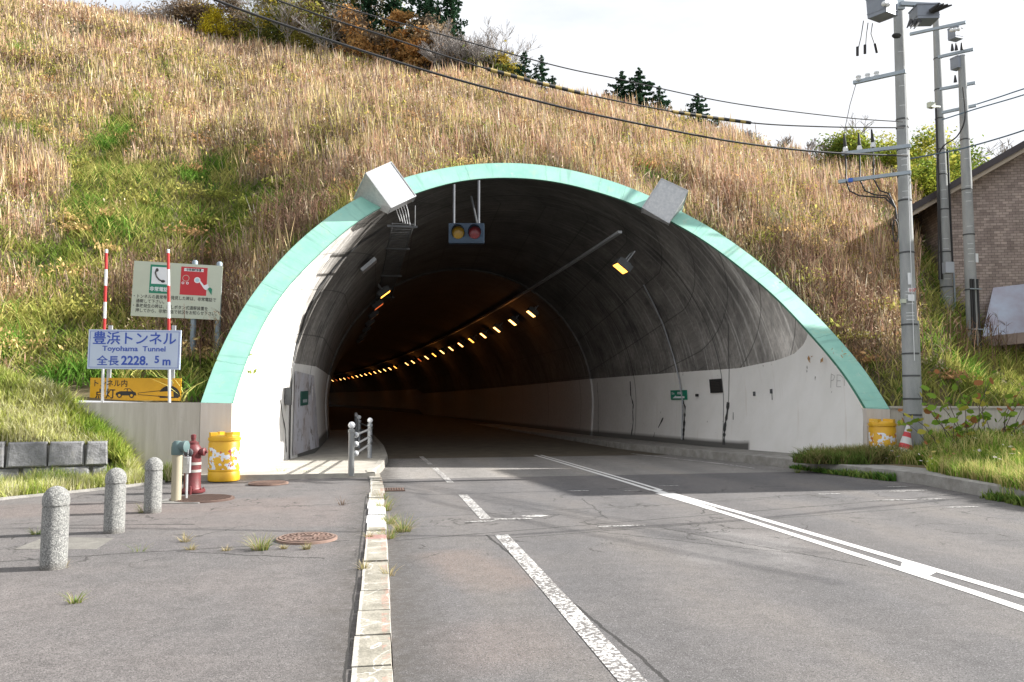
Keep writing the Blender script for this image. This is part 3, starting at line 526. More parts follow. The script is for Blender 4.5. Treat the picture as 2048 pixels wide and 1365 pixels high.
q = MB(); q.tube([loc3(-.33,0,.24), (loc3(-.33,0,.24).x, loc3(-.33,0,.24).y, 7.18)], .03, 8); part('pipe', q, M_PIPEG, sg)
q = MB(); q.tube([loc3(.32,0,.24), (loc3(.32,0,.24).x, loc3(.32,0,.24).y, 7.28)], .03, 8); part('pipe', q, M_PIPEG, sg)
q = MB(); q.tube([loc3(.28,.05,.24), loc3(.1,.5,1.1)], .03, 6); part('brace', q, M_DSTEEL, sg)

# ------------------------------------------------------------------ guard rail beside the footway
gr_ = thing('guard_rail', 'grey pipe guard rail with ball-topped posts along the tunnel footway kerb', 'guard rail', path(15.85, -.5, .15))
GP = [(15.85, -.44), (20.3, -.05), (25.0, -.3), (29, -.35), (33, -.3)]
for i, (s, o) in enumerate(GP):
    p = path(s, o, .13); b = MB(); b.lathe(p, [(.058,-.02),(.058,.80),(.068,.81),(.068,.86),(.05,.87),(.035,.89)], 16); ps = part('post', b, mat('rail_grey', (.25,.26,.26), .5, .2, var=.15) if i == 0 else M_STEEL, gr_, True)
    q = MB(); q.ball(p+np.array([0,0,.95]), .068, 14); part('ball_cap', q, M_PLAIN, ps, True)
for z in (.40, .58, .76):
    b = MB(); P = [path(s, o+.06, .13+z) for s, o in GP]; b.tube([path(15.85, -.42, .13+z), path(15.95, -.36, .13+z)]+P[1:], .024, 8); part('rail', b, M_DSTEEL, gr_, True)
    q = MB(); q.ball(path(15.95, -.36, .13+z), .06, 10); part('rail_clamp', q, M_GALV, gr_, True)

# ------------------------------------------------------------------ lettering
def text(body, mtx, size, m_, parent, x, y, bold=0., align='LEFT', sx=1., name='lettering', lift=.006, th=.0015):
    cu = bpy.data.curves.new('t', 'FONT'); cu.body = body; cu.size = size; cu.offset = bold; cu.align_x = align; cu.fill_mode = 'BOTH'; cu.extrude = th; cu.resolution_u = 3
    o = bpy.data.objects.new('t', cu); C.objects.link(o); bpy.context.view_layer.update()
    me = bpy.data.meshes.new_from_object(o.evaluated_get(bpy.context.evaluated_depsgraph_get())); bpy.data.objects.remove(o); bpy.data.curves.remove(cu)
    me.transform(Matrix.Diagonal((sx, 1, 1, 1))); me.transform(Matrix.Translation((x, y, lift))); me.transform(mtx); me.transform(Matrix.Translation(-wl(parent)))
    me.name = name; me.materials.clear(); me.materials.append(m_); r = bpy.data.objects.new(name, me); C.objects.link(r); r.parent = parent; return r
class Face:    # a flat board: x right, y up, z towards the viewer
    def __init__(s, bl, br, tl):
        s.o = Vector(bl); s.ex = Vector(br)-s.o; s.w = s.ex.length; s.ex.normalize(); u = Vector(tl)-s.o; s.ey = (u-s.ex*u.dot(s.ex)); s.h = s.ey.length; s.ey.normalize(); s.n = s.ex.cross(s.ey)
        s.M = Matrix((( s.ex.x, s.ey.x, s.n.x, s.o.x), (s.ex.y, s.ey.y, s.n.y, s.o.y), (s.ex.z, s.ey.z, s.n.z, s.o.z), (0,0,0,1)))
    def p(s, x, y, z=0): return s.o+s.ex*x+s.ey*y+s.n*z
    def poly(s, pts, z=.004, t=.003): return MB().prism(pts, s.p(0, 0, z), s.ex, s.ey, s.n, t)
    def rect(s, x0, y0, x1, y1, z=.004, t=.003): return s.poly([(x0,y0),(x1,y0),(x1,y1),(x0,y1)], z, t)
    def disc(s, x, y, r, z=.008, t=.002, n=24, a0=0, a1=2*math.pi): return s.poly([(x+r*math.cos(a), y+r*math.sin(a)) for a in np.linspace(a0, a1, n, endpoint=(a1-a0 < 6))], z, t)
def vface(bl, br, top, D, D2=None):
    a, b = W(*bl, D), W(*br, D2 or D); b[2] = (b[2]*0+W(br[0], br[1], D2 or D)[2]); t = a.copy(); lo, hi = a[2], a[2]+5
    for _ in range(40):
        t[2] = (lo+hi)/2
        if proj(t)[1] > top: lo = t[2]
        else: hi = t[2]
    return Face(a, b, t)
def poles(root, F, xs, zb, ztop, r, m_, dn=-.05, name='post', caps=None):
    for x in xs:
        p = F.p(x, 0, dn); b = MB(); b.tube([(p.x, p.y, zb), (p.x, p.y, ztop)], r, 10); part(name, b, m_, root, True)

# blue and white name board on two snow poles
D1 = 15.35
F = vface((174, 738), (359, 740), 659, D1); sgn = thing('tunnel_name_sign', 'white board with blue lettering naming the tunnel, on two red-topped poles', 'sign', (F.p(F.w/2, 0).x, F.p(0,0).y, zt))
part('board', F.rect(0, 0, F.w, F.h, -.03, .03), mat('board_white', (.50,.58,.74), .45, var=.06, vscale=2), sgn)
fr = MB()
for (x0, y0, x1, y1) in ((.03,.03,F.w-.03,.037), (.03,F.h-.037,F.w-.03,F.h-.03), (.03,.03,.037,F.h-.03), (F.w-.037,.03,F.w-.03,F.h-.03)): q = F.rect(x0,y0,x1,y1,.001,.002); fr.add(q.v, q.f)
part('border', fr, M_BLUE, sgn)
text('豊浜トンネル', F.M, .262, M_BLUE, sgn, F.w/2, F.h*.655, .0035, 'CENTER', 1.03, lift=.003)
text('Toyohama  Tunnel', F.M, .138, M_BLUE, sgn, F.w/2, F.h*.46, .0022, 'CENTER', 1.16, lift=.003)
text('全長', F.M, .20, M_BLUE, sgn, F.w*.10, F.h*.115, .002, 'LEFT', 1.08, lift=.003)
text('2228.', F.M, .24, M_BLUE, sgn, F.w*.365, F.h*.115, .006, 'LEFT', .98, lift=.003)
text('5', F.M, .19, M_BLUE, sgn, F.w*.725, F.h*.17, .005, 'LEFT', 1., lift=.003); text('m', F.M, .22, M_BLUE, sgn, F.w*.81, F.h*.115, .006, 'LEFT', .98, lift=.003)
snow = band_mat('snow_pole_bands', 'Z', .63, (.52,.03,.03), (.75,.76,.78), .5, off=.27)
for (xb, xt) in ((205, 213), (340, 336.5)):
    b = MB(); p0 = W(xb, 800, D1+.1); p1 = W(xt, 500, D1+.1); p0[2] = zt-.25; pm = p0+(p1-p0)*.42; b.tube([p0, pm], .027, 10); part('post', b, M_WHITE, sgn, True)
    b = MB(); b.tube([pm, p1, p1+np.array([0,0,.01])], [.027, .027, .015], 10); part('snow_marker', b, snow, sgn, True)
for xs_ in (219, 346): b = MB(); p0 = W(xs_, 790, D1+.35); p1 = W(xs_, 651, D1+.35); b.box((p0+p1)/2, (.07,.05,p1[2]-p0[2])); part('back_post', b, M_GALV, sgn)

# yellow headlight board
D2 = 15.62
F = vface((179, 801), (361, 802), 756, D2); sg2 = thing('headlight_sign', 'low yellow board with black car and tunnel pictogram, behind the name sign posts', 'sign', (F.p(F.w/2, 0).x, F.p(0,0).y, F.o.z-.1))
part('board', F.rect(0, 0, F.w, F.h, -.02, .02), M_YEL, sg2)
text('トンネル内', F.M, .150, M_INK, sg2, .04, F.h-.16, .001, 'LEFT', .93, lift=.003); text('点灯', F.M, .205, M_INK, sg2, .10, .055, .003, 'LEFT', .98, lift=.003)
def fx(px): return (px-179)/(361-179)*F.w
def fy(py): return (801-py)/45*F.h
car = MB()
q = F.poly([(fx(a), fy(b)) for a, b in ((231,791),(231,786),(238,783),(245,782),(249,777),(259,777),(266,783),(271,785),(272,791))], .001, .003); car.add(q.v, q.f)
part('car_pictogram', car, M_INK, sg2)
q = F.poly([(fx(a), fy(b)) for a, b in ((243,782.4),(250,778.4),(253,778.4),(253,782.4))], .0045, .001); q2 = F.poly([(fx(a), fy(b)) for a, b in ((255,782.6),(255,778.4),(258.5,778.4),(263.5,782.6))], .0045, .001); q.add(q2.v, q2.f); part('pictogram_window', q, M_YEL, sg2)
for xx in (238.5, 263): part('pictogram_wheel', F.disc(fx(xx), fy(791), .048, .0045, .002), M_INK, sg2); part('pictogram_hub', F.disc(fx(xx), fy(791), .026, .007, .001), M_YEL, sg2)
part('tunnel_pictogram', F.disc(fx(338), fy(793), .215, .001, .002, 24, 0, math.pi), M_INK, sg2)
part('tunnel_pictogram', F.rect(fx(319), fy(795.5), fx(357), fy(792), .001, .002), M_INK, sg2)
part('beam_pictogram', F.poly([(fx(a), fy(b)) for a, b in ((276,786.3),(346,781.5),(347,793),(276,788.5))], .0035, .001), M_YEL, sg2)
bl = MB()
for A_, B_ in (((276,786),(338,779)), ((276,789),(338,794)), ((276,786),(276,789)), ((338,779),(349,778))): 
    a = F.p(fx(A_[0]), fy(A_[1]), .006); b = F.p(fx(B_[0]), fy(B_[1]), .006); bl.bar(a, b, .008, .003, F.n)
part('beam_outline', bl, M_INK, sg2)

# cream emergency information board
D3 = 17.3
F = vface((261, 632), (439, 640.5), 521.5, D3, D3+.35); sg3 = thing('emergency_phone_sign', 'cream board with a telephone and a red alarm pictogram above four text lines', 'sign', (F.p(F.w*.8, 0).x, F.p(0,0).y, 1.6))
w_, h_ = F.w, F.h
part('board', F.rect(0, 0, w_, h_, -.02, .02), M_CREAM, sg3)
part('green_panel', F.rect(w_*.185, h_*.43, w_*.405, h_*.95, .001, .002), M_SGREEN, sg3); part('white_panel', F.rect(w_*.205, h_*.60, w_*.385, h_*.91, .0035, .001), M_PLAIN, sg3)
hs = MB(); P = [(w_*(.245+.0*t), 0) for t in (0,)]
arc_ = [(w_*.255, h_*.855), (w_*.245, h_*.80), (w_*.262, h_*.73), (w_*.295, h_*.675), (w_*.335, h_*.655)]
hs.tube([F.p(x, y, .008) for x, y in arc_], .018, 6); hs.ball(F.p(w_*.262, h_*.855, .006), .033, 10, (1,.3,1.2)); hs.ball(F.p(w_*.335, h_*.655, .006), .036, 10, (1.3,.3,.9)); part('handset_pictogram', hs, M_INK, sg3, True)
text('非常電話', F.M, .104, M_PLAIN, sg3, w_*.295, h_*.475, .0018, 'CENTER', .92, lift=.004)
part('red_panel', F.rect(w_*.53, h_*.43, w_*.83, h_*.945, .001, .002), M_SRED, sg3); part('label_strip', F.rect(w_*.565, h_*.865, w_*.785, h_*.92, .0035, .001), M_PLAIN, sg3)
text('・非常通報装置・', F.M, .060, M_INK, sg3, w_*.675, h_*.876, .0015, 'CENTER', .88, lift=.005)
def ringd(x, y, r, t_, m_):
    b = MB(); n_ = 24; b.grid([[F.p(x+(r+q)*math.cos(a), y+(r+q)*math.sin(a), .0045) for q in (0, t_)] for a in np.linspace(0, 2*math.pi, n_+1)]); part('ring_pictogram', b, m_, sg3)
ringd(w_*.59, h_*.735, .062, .009, M_CREAM); ringd(w_*.56, h_*.645, .016, .012, M_PLAIN); ringd(w_*.61, h_*.645, .016, .012, M_PLAIN)
part('button_pictogram', F.disc(w_*.72, h_*.71, .066, .004, .001), M_PLAIN, sg3); part('button_pictogram', F.disc(w_*.72, h_*.71, .042, .0055, .001), mat('pale_blue', (.4,.6,.68), .5), sg3)
part('hand_pictogram', F.poly([(w_*a, h_*b) for a, b in ((.742,.685),(.757,.70),(.80,.62),(.845,.65),(.86,.57),(.825,.535),(.80,.56))], .007, .001), M_PLAIN, sg3)
part('cuff_pictogram', F.poly([(w_*a, h_*b) for a, b in ((.845,.565),(.87,.59),(.895,.56),(.892,.45),(.86,.52))], .008, .001), M_SGREEN, sg3)
for i, t_ in enumerate(('・トンネルの異常等を発見した時は、非常電話で', '　通報して下さい。', '・事故発生の時は、押しボタン式通報装置を', '　押してから、非常電話で状況をお知らせ下さい。')):
    text(t_, F.M, .093, M_INK, sg3, w_*.005, h_*(.335-.085*i), .0009, 'LEFT', .845, lift=.001)
for px_ in (383.5, 434): b = MB(); x_ = (px_-263)/(442-263)*w_; pt = F.p(x_, h_+.05, -.08); b.tube([(pt.x, pt.y, 1.2), (pt.x, pt.y, pt.z)], .06, 12); b.lathe((pt.x, pt.y, pt.z), [(.063,-.06),(.063,.02),(.04,.05)], 12); part('post', b, mat('grey_post', (.27,.33,.38), .6, .2, var=.2), sg3, True)

# signs on the right tunnel wall
def wall_face(p0, p1, p2, off=.05):
    Q = []
    for p in (p0, p1, p2):
        h = lin_hit(*p, 0); nn = h[1] if np.dot(h[1], CP-h[0]) > 0 else -h[1]; Q.append(h[0]+nn*off)
    return Face(*Q)
F = wall_face((1344.5,800), (1376,800), (1344.5,781)); ev = thing('exit_direction_sign', 'small green emergency sign with a white arrow on the white right tunnel wall', 'sign', F.o)
part('board', F.rect(0, 0, F.w, F.h, -.03, .03), M_SGREEN, ev); part('arrow', F.poly([(F.w*.12, F.h*.16), (F.w*.34, F.h*.46), (F.w*.34, F.h*.36), (F.w*.88, F.h*.36), (F.w*.88, F.h*.16)], .002, .002), M_PLAIN, ev)
text('125m', F.M, F.h*.36, M_PLAIN, ev, F.w*.06, F.h*.56, .0, 'LEFT', .8); text('非常電話', F.M, F.h*.30, M_PLAIN, ev, F.w*.44, F.h*.58, .001, 'LEFT', .9)
F = wall_face((1423.5,786.5), (1446.5,785.5), (1421,759)); pq = thing('plaque', 'black square plaque on the white right tunnel wall', 'plaque', F.o)
part('plate', F.rect(0, 0, F.w, F.h, -.04, .04), M_INK, pq); q = MB()
for i in range(7):
    z_ = F.rect(F.w*.14, F.h*(.15+.11*i), F.w*(.86 if i < 6 else .6), F.h*(.18+.11*i), .001, .001); q.add(z_.v, z_.f)
part('relief_lines', q, mat('dull_bronze', (.07,.06,.05), .5, .3), pq)
F = wall_face((598,812), (612,810), (599,783)); lb_ = thing('exit_direction_sign', 'small dark green emergency sign on the peeling left tunnel wall', 'sign', F.o); part('board', F.rect(0, 0, F.w, F.h, -.02, .03), mat('dull_green', (.02,.09,.07), .6), lb_)
part('arrow', F.rect(F.w*.2, F.h*.2, F.w*.8, F.h*.42, .012, .002), mat('dull_white', (.3,.34,.36), .6), lb_)

# ------------------------------------------------------------------ pavement furniture
def bol_mat():
    n = NB('exposed_aggregate', .9); v = n.vor(95, feat='F1', out='Color'); sp = n.t.nodes.new('ShaderNodeSeparateColor'); n.l(v, sp.inputs[0]); e = n.vor(95)
    c = n.mix(n.ramp(sp.outputs[0], 0, 1), (.24,.245,.24), (.62,.62,.59)); c = n.mix(n.ramp(e, .0, .12, 1, 0), c, (.12,.12,.115)); c = n.mix(n.m2('MULTIPLY', n.ramp(n.m2('ADD', n.Z, n.m2('MULTIPLY', n.noise(14), .16)), .17, .08), .65), c, (.12,.10,.08)); c = n.mix(n.m2('MULTIPLY', n.ramp(n.noise(5, detail=5), .55, .68), .45), c, (.2,.19,.17)); n.bump(e, 1., .02); return n.done(c)
M_BOL = bol_mat()
def bollard(p, label):
    rt = thing('bollard', label, 'bollard', p, 'exposed aggregate bollards on the pavement')
    b = MB(); b.lathe(p, [(.112,-.03),(.112,.0),(.111,.53),(.110,.555)], 28); part('shaft', b, M_BOL, rt, True)
    b = MB(); b.lathe(p, [(.103,.553),(.103,.565),(.113,.575),(.114,.62)]+[(.114*math.cos(t), .62+.125*math.sin(t)) for t in np.linspace(.1, 1.5, 8)], 28); part('cap', b, M_BOL, rt, True); return rt
b0 = bollard(onz(107, 1138, .05), 'speckled grey stone bollard with rounded top, the nearest of the three')
copy_tree(b0, None, 'speckled grey stone bollard, middle one of the three on the pavement', onz(228, 1067, .05)); copy_tree(b0, None, 'speckled grey stone bollard with weeds at its foot, nearest the green-headed pipe', onz(305, 1026, .05))

# fire hydrant
p = onz(384, 985, .05); M_HYD = mat('hydrant_red', (.16,.026,.03), .5, col2=(.11,.026,.026), vscale=9, bump=.15); hy = thing('fire_hydrant', 'tall red fire hydrant with two white bands beside the green-headed pipe', 'fire hydrant', p)
px = 13.3/1600
def H(y): return (985-y)*px
b = MB(); b.lathe(p, [(.20,0),(.205,.01),(.205,.045),(.15,.055),(.135,.08),(.13,.32),(.128,.62),(.135,.66),(.135,.68),(.118,.74),(.075,.79)], 24); part('barrel', b, M_HYD, hy, True)
b = MB(); b.lathe(p, [(.075,.785),(.085,.79),(.085,.815),(.05,.835),(.035,.84),(.035,.87),(.042,.875),(.042,.935),(.02,.945)], 16); part('bonnet', b, M_HYD, hy, True)
M_BAND = mat('grey_white_band', (.40,.38,.35), .6, var=.2)
for z in (.35, .47): b = MB(); b.lathe(p, [(.13,z-.022),(.135,z-.02),(.135,z+.02),(.13,z+.022)], 24); part('band', b, M_BAND, hy, True)
for a in (-100, -15, 165):
    M = Matrix.Rotation(R(a), 3, 'Z')@Matrix.Rotation(R(90), 3, 'Y'); q = Vector(p)+Vector((0,0,.66)); b = MB(); b.lathe(q, [(.05,.10),(.05,.15),(.066,.155),(.066,.20),(.05,.21),(.022,.215),(.022,.245),(.01,.25)], 14, M=M); part('outlet', b, M_HYD if a != -100 else M_DSTEEL, hy, True)
bb = MB()
for k in range(8): t = k*math.pi/4+.3; b8 = MB(); b8.lathe(p+np.array([.175*math.cos(t), .175*math.sin(t), 0]), [(.014,.04),(.014,.07),(.005,.075)], 8); part('bolt', b8, M_HYD, hy)
bb.lathe(p+np.array([.02,-.22,0]), [(.02,-.02),(.02,.11),(.01,.12)], 8); part('bolt', bb, M_HYD, hy)
ch = MB()
for k in range(14): t = k/13; ch.ball(p+np.array([-.11+.03*math.sin(t*3), -.17, .63-.25*t]), .010, 6)
part('chain', ch, M_GALV, hy)
# siamese pipe
p = onz(352, 1003, .055); M_PIPE = mat('tan_pipe', (.40,.36,.26), .5, var=.15, stretch=(1,1,.2)); M_TEAL = mat('teal_cast', (.10,.16,.16), .5, var=.2); sp_ = thing('standpipe', 'tan pipe with a dull green elbow head, left of the red hydrant', 'standpipe', p)
b = MB(); b.lathe(p, [(.072,-.02),(.072,.70)], 20); part('pipe', b, M_PIPE, sp_, True)
b = MB(); b.lathe(p, [(.085,.69),(.088,.70),(.088,.80),(.078,.86),(.05,.895),(.01,.90)], 20); M = Matrix.Rotation(R(-20), 3, 'Z')@Matrix.Rotation(R(90), 3, 'Y'); b.lathe(Vector(p)+Vector((0,0,.815)), [(.07,.0),(.078,.10),(.086,.105),(.086,.15),(.05,.16)], 18, M=M); part('head', b, M_TEAL, sp_, True)
ch = MB()
for k in range(12): t = k/11; ch.ball(p+np.array([.17, -.09, .76-.2*t+.02*math.sin(t*9)]), .010, 6)
part('chain', ch, M_GALV, sp_)
b = MB(); b.box(p+np.array([.08,.02,-.012]), (.66,.46,.035), rz=R(-8)); part('base_plate', b, M_KERBC, sp_)
b = MB(); b.box(p+np.array([.10,.20,.52]), (.09,.10,.24)); b.tube([p+np.array([.1,.2,0]), p+np.array([.1,.2,.42])], .02, 6); solo('meter_box', b, M_GALV, 'small grey metal box between the standpipe and the red hydrant', 'box')

# cushion drums
def drum_mat(name, lo, hi):
    n = NB(name, .45); base = n.mix(n.ramp(n.noise(3), .4, .6), (.74,.43,.02), (.66,.36,.02)); zz = n.m2('MULTIPLY', n.m2('GREATER_THAN', n.Z, lo), n.m2('LESS_THAN', n.Z, hi))
    a = n.noise(9, detail=5, rough=.55); w_ = n.m2('MULTIPLY', n.m2('GREATER_THAN', a, .49), zz); c = n.mix(w_, base, (.70,.74,.80)); r_ = n.m2('MULTIPLY', n.m2('GREATER_THAN', n.noise(11, detail=3, stretch=(1.3,1,.8)), .60), zz); c = n.mix(r_, c, (.42,.06,.07))
    gap = n.m2('MULTIPLY', n.m2('GREATER_THAN', n.noise(5), .56), zz); c = n.mix(gap, c, base); return n.done(c)
def drum(p, label, m_, r=.30, h=.88):
    rt = thing('crash_cushion_drum', label, 'drum', p, 'yellow cushion drums at the tunnel mouth'); b = MB()
    b.lathe(p, [(r*.98,0),(r,.02),(r,.15),(r*.97,.165),(r*.97,.18),(r,.19),(r,.70),(r*.975,.71),(r*.975,.74),(r*1.04,.75),(r*1.04,.80),(r*.9,.805)], 40); part('body', b, m_, rt, True)
    b = MB(); b.lathe(p, [(r*.96,.80),(r*.95,.83),(r*.7,.85),(.02,.85)], 32); 
    for k in range(4): t = k*math.pi/2+.5; b.box(p+np.array([math.cos(t)*r*.72, math.sin(t)*r*.72, h-.02]), (.14,.1,.08), rz=t)
    part('lid', b, M_YEL if False else mat('drum_yellow', (.76,.45,.03), .4, var=.12), rt); return rt
drum(ony(448, 930, 15.86)*np.array([1,1,0])+np.array([0,0,.05]), 'yellow plastic drum with torn white and red stickers, beside the red hydrant', drum_mat('drum_stickers', .22, .62), .285)
pdr = ony(1766, 905, 16.45); pdr[2] = .22
drum(pdr, 'yellow plastic drum half wrapped in torn white sheet, beside the striped traffic cone', drum_mat('drum_torn', .05, .60), .285)
cm = band_mat('cone_bands', 'Z', .27, (.55,.05,.06), (.6,.6,.6), .58, slant=.35)
p = ony(1808, 895, 15.75); p[2] = .34; M = Matrix.Rotation(R(10), 3, 'Y'); cn = thing('traffic_cone', 'worn red and white striped traffic cone leaning at the foot of the utility pole', 'traffic cone', p)
b = MB(); b.lathe(p, [(.17,.03),(.165,.06),(.035,.66),(.02,.68)], 20, M=M); o = part('cone', b, cm, cn, True); b = MB(); b.box(p+np.array([0,0,.015]), (.38,.38,.035)); part('base', b, M_BLACK, cn)

# manholes and grates
def cover(p, r, label, m_, m2, pat='rings', name='manhole_cover'):
    rt = thing(name, label, 'manhole cover', p); b = MB(); b.lathe(p, [(r*1.06,-.02),(r*1.06,.006),(r*1.01,.008)], 40); part('frame', b, m2, rt, True)
    b = MB(); b.lathe(p, [(r,-.02),(r,.009),(.02,.010)], 40); part('lid', b, m_, rt, True)
    k = MB()
    if pat == 'rings':
        for q in (.92,.75,.5,.28): k.grid([[p+np.array([(q*r+d)*math.cos(a), (q*r+d)*math.sin(a), .016]) for d in (-.012,.012)] for a in np.linspace(0, 2*math.pi, 40)])
        for i in range(16): a = i*math.pi/8; k.bar(p+np.array([math.cos(a)*r*.3, math.sin(a)*r*.3, .012]), p+np.array([math.cos(a+.2)*r*.9, math.sin(a+.2)*r*.9, .012]), .02, .008)
    else:
        for i in range(-9, 10):
            x = i*r/9.5; y_ = math.sqrt(max(r*r*.93-x*x, .001)); k.bar(p+np.array([x,-y_,.012]), p+np.array([x,y_,.012]), .014, .008); k.bar(p+np.array([-y_,x,.012]), p+np.array([y_,x,.012]), .014, .008)
    part('relief', k, m2, rt); return rt
M_RUST = mat('rusty_iron', (.26,.17,.13), .8, col2=(.17,.11,.09), vscale=9, bump=.4); M_RUSTD = mat('dark_rust', (.12,.075,.06), .85, var=.3, vscale=10); M_RUSTL = mat('light_rust', (.27,.18,.145), .8, var=.25, vscale=8)
cover(onz(614, 1076, .062), .31, 'round rusty manhole cover with ornamental relief in the pavement, nearest the kerb', M_RUSTD, M_RUSTL)
cover(onz(405, 997, .062), .44, 'large round rusty manhole cover with a square grid, in front of the red hydrant', M_RUST, M_RUSTD, 'grid')
cover(onz(537, 966, .062), .33, 'plain rusty round manhole cover in front of the tunnel footway', M_RUST, M_RUST, 'grid')
q0 = [onz(x, y, .052) for x, y in ((28,1100),(193,1100),(228,1078),(92,1075))]
b = MB(); b.add([*q0, *[v+np.array([0,0,.008]) for v in q0]], [(4,5,6,7),(0,1,5,4),(1,2,6,5),(2,3,7,6),(3,0,4,7)]); solo('utility_cover', b, mat('old_cover', (.21,.20,.18), .9, var=.3, vscale=6, speck=.3, sscale=120, bump=.4), 'pale rectangular concrete utility cover in the pavement between the two nearest bollards', 'utility cover')
p = onz(783, 981, 0); gt = thing('drain_grate', 'small slotted metal drain grate in the road gutter beside the kerb', 'drain grate', p); b = MB(); b.box(p+np.array([0,0,.004]), (.46,.34,.012)); part('pit', b, M_BLACK, gt)
k = MB()
for i in range(10): k.bar(p+np.array([-.2+i*.044, -.16, .016]), p+np.array([-.2+i*.044, .16, .016]), .018, .014)
k.bar(p+np.array([-.23,-.17,.014]), p+np.array([.23,-.17,.014]), .02, .016); k.bar(p+np.array([-.23,.17,.014]), p+np.array([.23,.17,.014]), .02, .016); part('bars', k, M_RUST, gt)

# stone wall that holds the left bank
def stone_mat():
    n = NB('andesite', .85); c = n.mix(n.ramp(n.noise(4, detail=6, rough=.75), .35, .65), (.16,.16,.165), (.30,.30,.31)); c = n.mix(n.ramp(n.noise(2.2), .6, .66, 0, .5), c, (.3,.29,.27)); n.bump(n.noise(7, detail=7, rough=.7), .9, .05); return n.done(c)
M_STONE = stone_mat(); st = thing('stone_wall', 'short wall of squared grey stone blocks holding the grassy bank on the left', 'wall', W(110, 940, 14.6)); rs = random.Random(11); sb = MB()
PL, PR = W(-420, 900, 12.7), W(217, 900, 14.6); PL[2] = PR[2] = 0.; d_ = (PR-PL); ln = np.linalg.norm(d_); d_ /= ln; nn = np.array([d_[1], -d_[0], 0])
for row, (z0, z1) in enumerate(((-.1, .37), (.38, .83))):
    x = -.2*row
    while x < ln-.02:
        w__ = min(rs.uniform(.46, .72), ln-x); w__ = w__ if ln-x-w__ > .2 else ln-x; P = []
        for zz, s_ in ((z0, 0), (z1-.0-rs.uniform(0,.03), 1)):
            for dx, dd in ((.012+.02*s_,0),(w__-.012-.02*s_,0),(w__-.012,.4),(.012,.4)): P.append(PL+d_*(x+dx)-nn*(dd+.04*s_+rs.uniform(-.02,.02))+np.array([0,0,zz]))
        c0 = (P[0]+P[1]+P[4]+P[5])/4+nn*.045; sb.hexa(P); i0 = len(sb.v)-8
        # a pillowed front face
        f = [i0+0, i0+1, i0+5, i0+4]; C4 = [np.array(sb.v[i]) for i in f]; In = [c*.88+c0*.12+nn*.016 for c in C4]; b_ = len(sb.v); sb.v += [tuple(q) for q in In]; sb.f += [(f[i], f[(i+1)%4], b_+(i+1)%4, b_+i) for i in range(4)]+[(b_, b_+1, b_+2, b_+3)]; sb.m += [0]*5
        x += w__
part('blocks', sb, M_STONE, st)
b = MB(); a_, e_ = PL-nn*.12, PR-nn*.12; b.hexa([a_+np.array([0,0,-.1]), e_+np.array([0,0,-.1]), e_-nn*.25+np.array([0,0,-.1]), a_-nn*.25+np.array([0,0,-.1]), a_+np.array([0,0,.74]), e_+np.array([0,0,.74])-d_*.1, e_-nn*.25+np.array([0,0,.74])-d_*.1, a_-nn*.25+np.array([0,0,.74])]); part('mortar', b, M_KERBC, st)

# ------------------------------------------------------------------ the hillside
def nz2(x, y, seed=0):     # smooth value noise
    r = np.random.default_rng(seed); G = r.random((64, 64)); xi = np.floor(x).astype(int); yi = np.floor(y).astype(int); fx_ = x-xi; fy_ = y-yi; fx_ = fx_*fx_*(3-2*fx_); fy_ = fy_*fy_*(3-2*fy_)
    g_ = lambda a, b: G[a%64, b%64]
    return (g_(xi, yi)*(1-fx_)+g_(xi+1, yi)*fx_)*(1-fy_)+(g_(xi, yi+1)*(1-fx_)+g_(xi+1, yi+1)*fx_)*fy_
ROb = RO+np.array([0, .75, -.12])
Bn = [(-60, 22, 6), (-22, 18, 4.6), (-12, 17.2, 2.4), (-8, 16.9, 1.62), (RO[0][0]-.3, RO[0][1]+.25, zt-.02)]
Rn = [W(-1500, -250, 70), W(-500, -120, 62), W(-60, -50, 58), W(120, 8, 57), W(330, 42, 56)]
ids = np.linspace(0, NU-1, 15).astype(int)
rpx = [(420,75,55),(520,90,54),(620,103,52),(720,118,50),(800,133,49),(880,150,48),(960,170,47),(1040,188,46),(1120,202,45),(1200,214,44),(1280,226,43),(1360,242,42),(1450,262,40),(1560,285,39),(1650,305,38)]
for i, r in zip(ids, rpx): Bn.append(tuple(ROb[i])); Rn.append(W(*r))
Bn += [(RO[-1][0]+.4, RO[-1][1]+.35, zr), (16, 17.5, zr), (24, 18.2, zr+.3), (60, 22, 3)]; Rn += [W(1720,322,37), W(1850,345,36), W(2000,380,35), W(2700,500,45)]
Bn, Rn = np.array(Bn), np.array(Rn); Rn[:, 2] -= .30+.15*(Rn[:, 0] < 10)
NUh, NVh = 420, 150
ku = np.r_[0, np.cumsum(np.linalg.norm(np.diff((Bn+Rn)/2, axis=0), axis=1))]; uu = np.interp(np.linspace(0, 1, NUh), [0, .12, .92, 1], [0, ku[2]/ku[-1]*.9, ku[-2]/ku[-1], 1])*ku[-1]
def intp(A): return np.stack([np.interp(uu, ku, A[:, k]) for k in range(3)], 1)
Bu, Ru = intp(Bn), intp(Rn); 
for _ in range(8): Ru[1:-1] = Ru[:-2]*.25+Ru[1:-1]*.5+Ru[2:]*.25
vv = np.linspace(0, 1, NVh)[:, None, None]
Hs = Bu[None]*(1-vv)+Ru[None]*vv
prof_l = .10*np.sin(vv[..., 0]*math.pi)*np.linalg.norm(Ru-Bu, axis=1)[None]   # gentle bulge
pw_ = np.interp(Bu[:, 0], [8, 10.5, 13.5, 16.5, 20], [1, .75, .78, 1.6, 2.0]); Hs[..., 2] = Bu[None, :, 2]+(Ru-Bu)[None, :, 2]*vv[..., 0]**pw_[None]
xx, yy = Hs[..., 0], Hs[..., 1]
und = (nz2(xx/5, yy/5, 1)-.5)*1.5+(nz2(xx/1.7, yy/1.7, 2)-.5)*.5
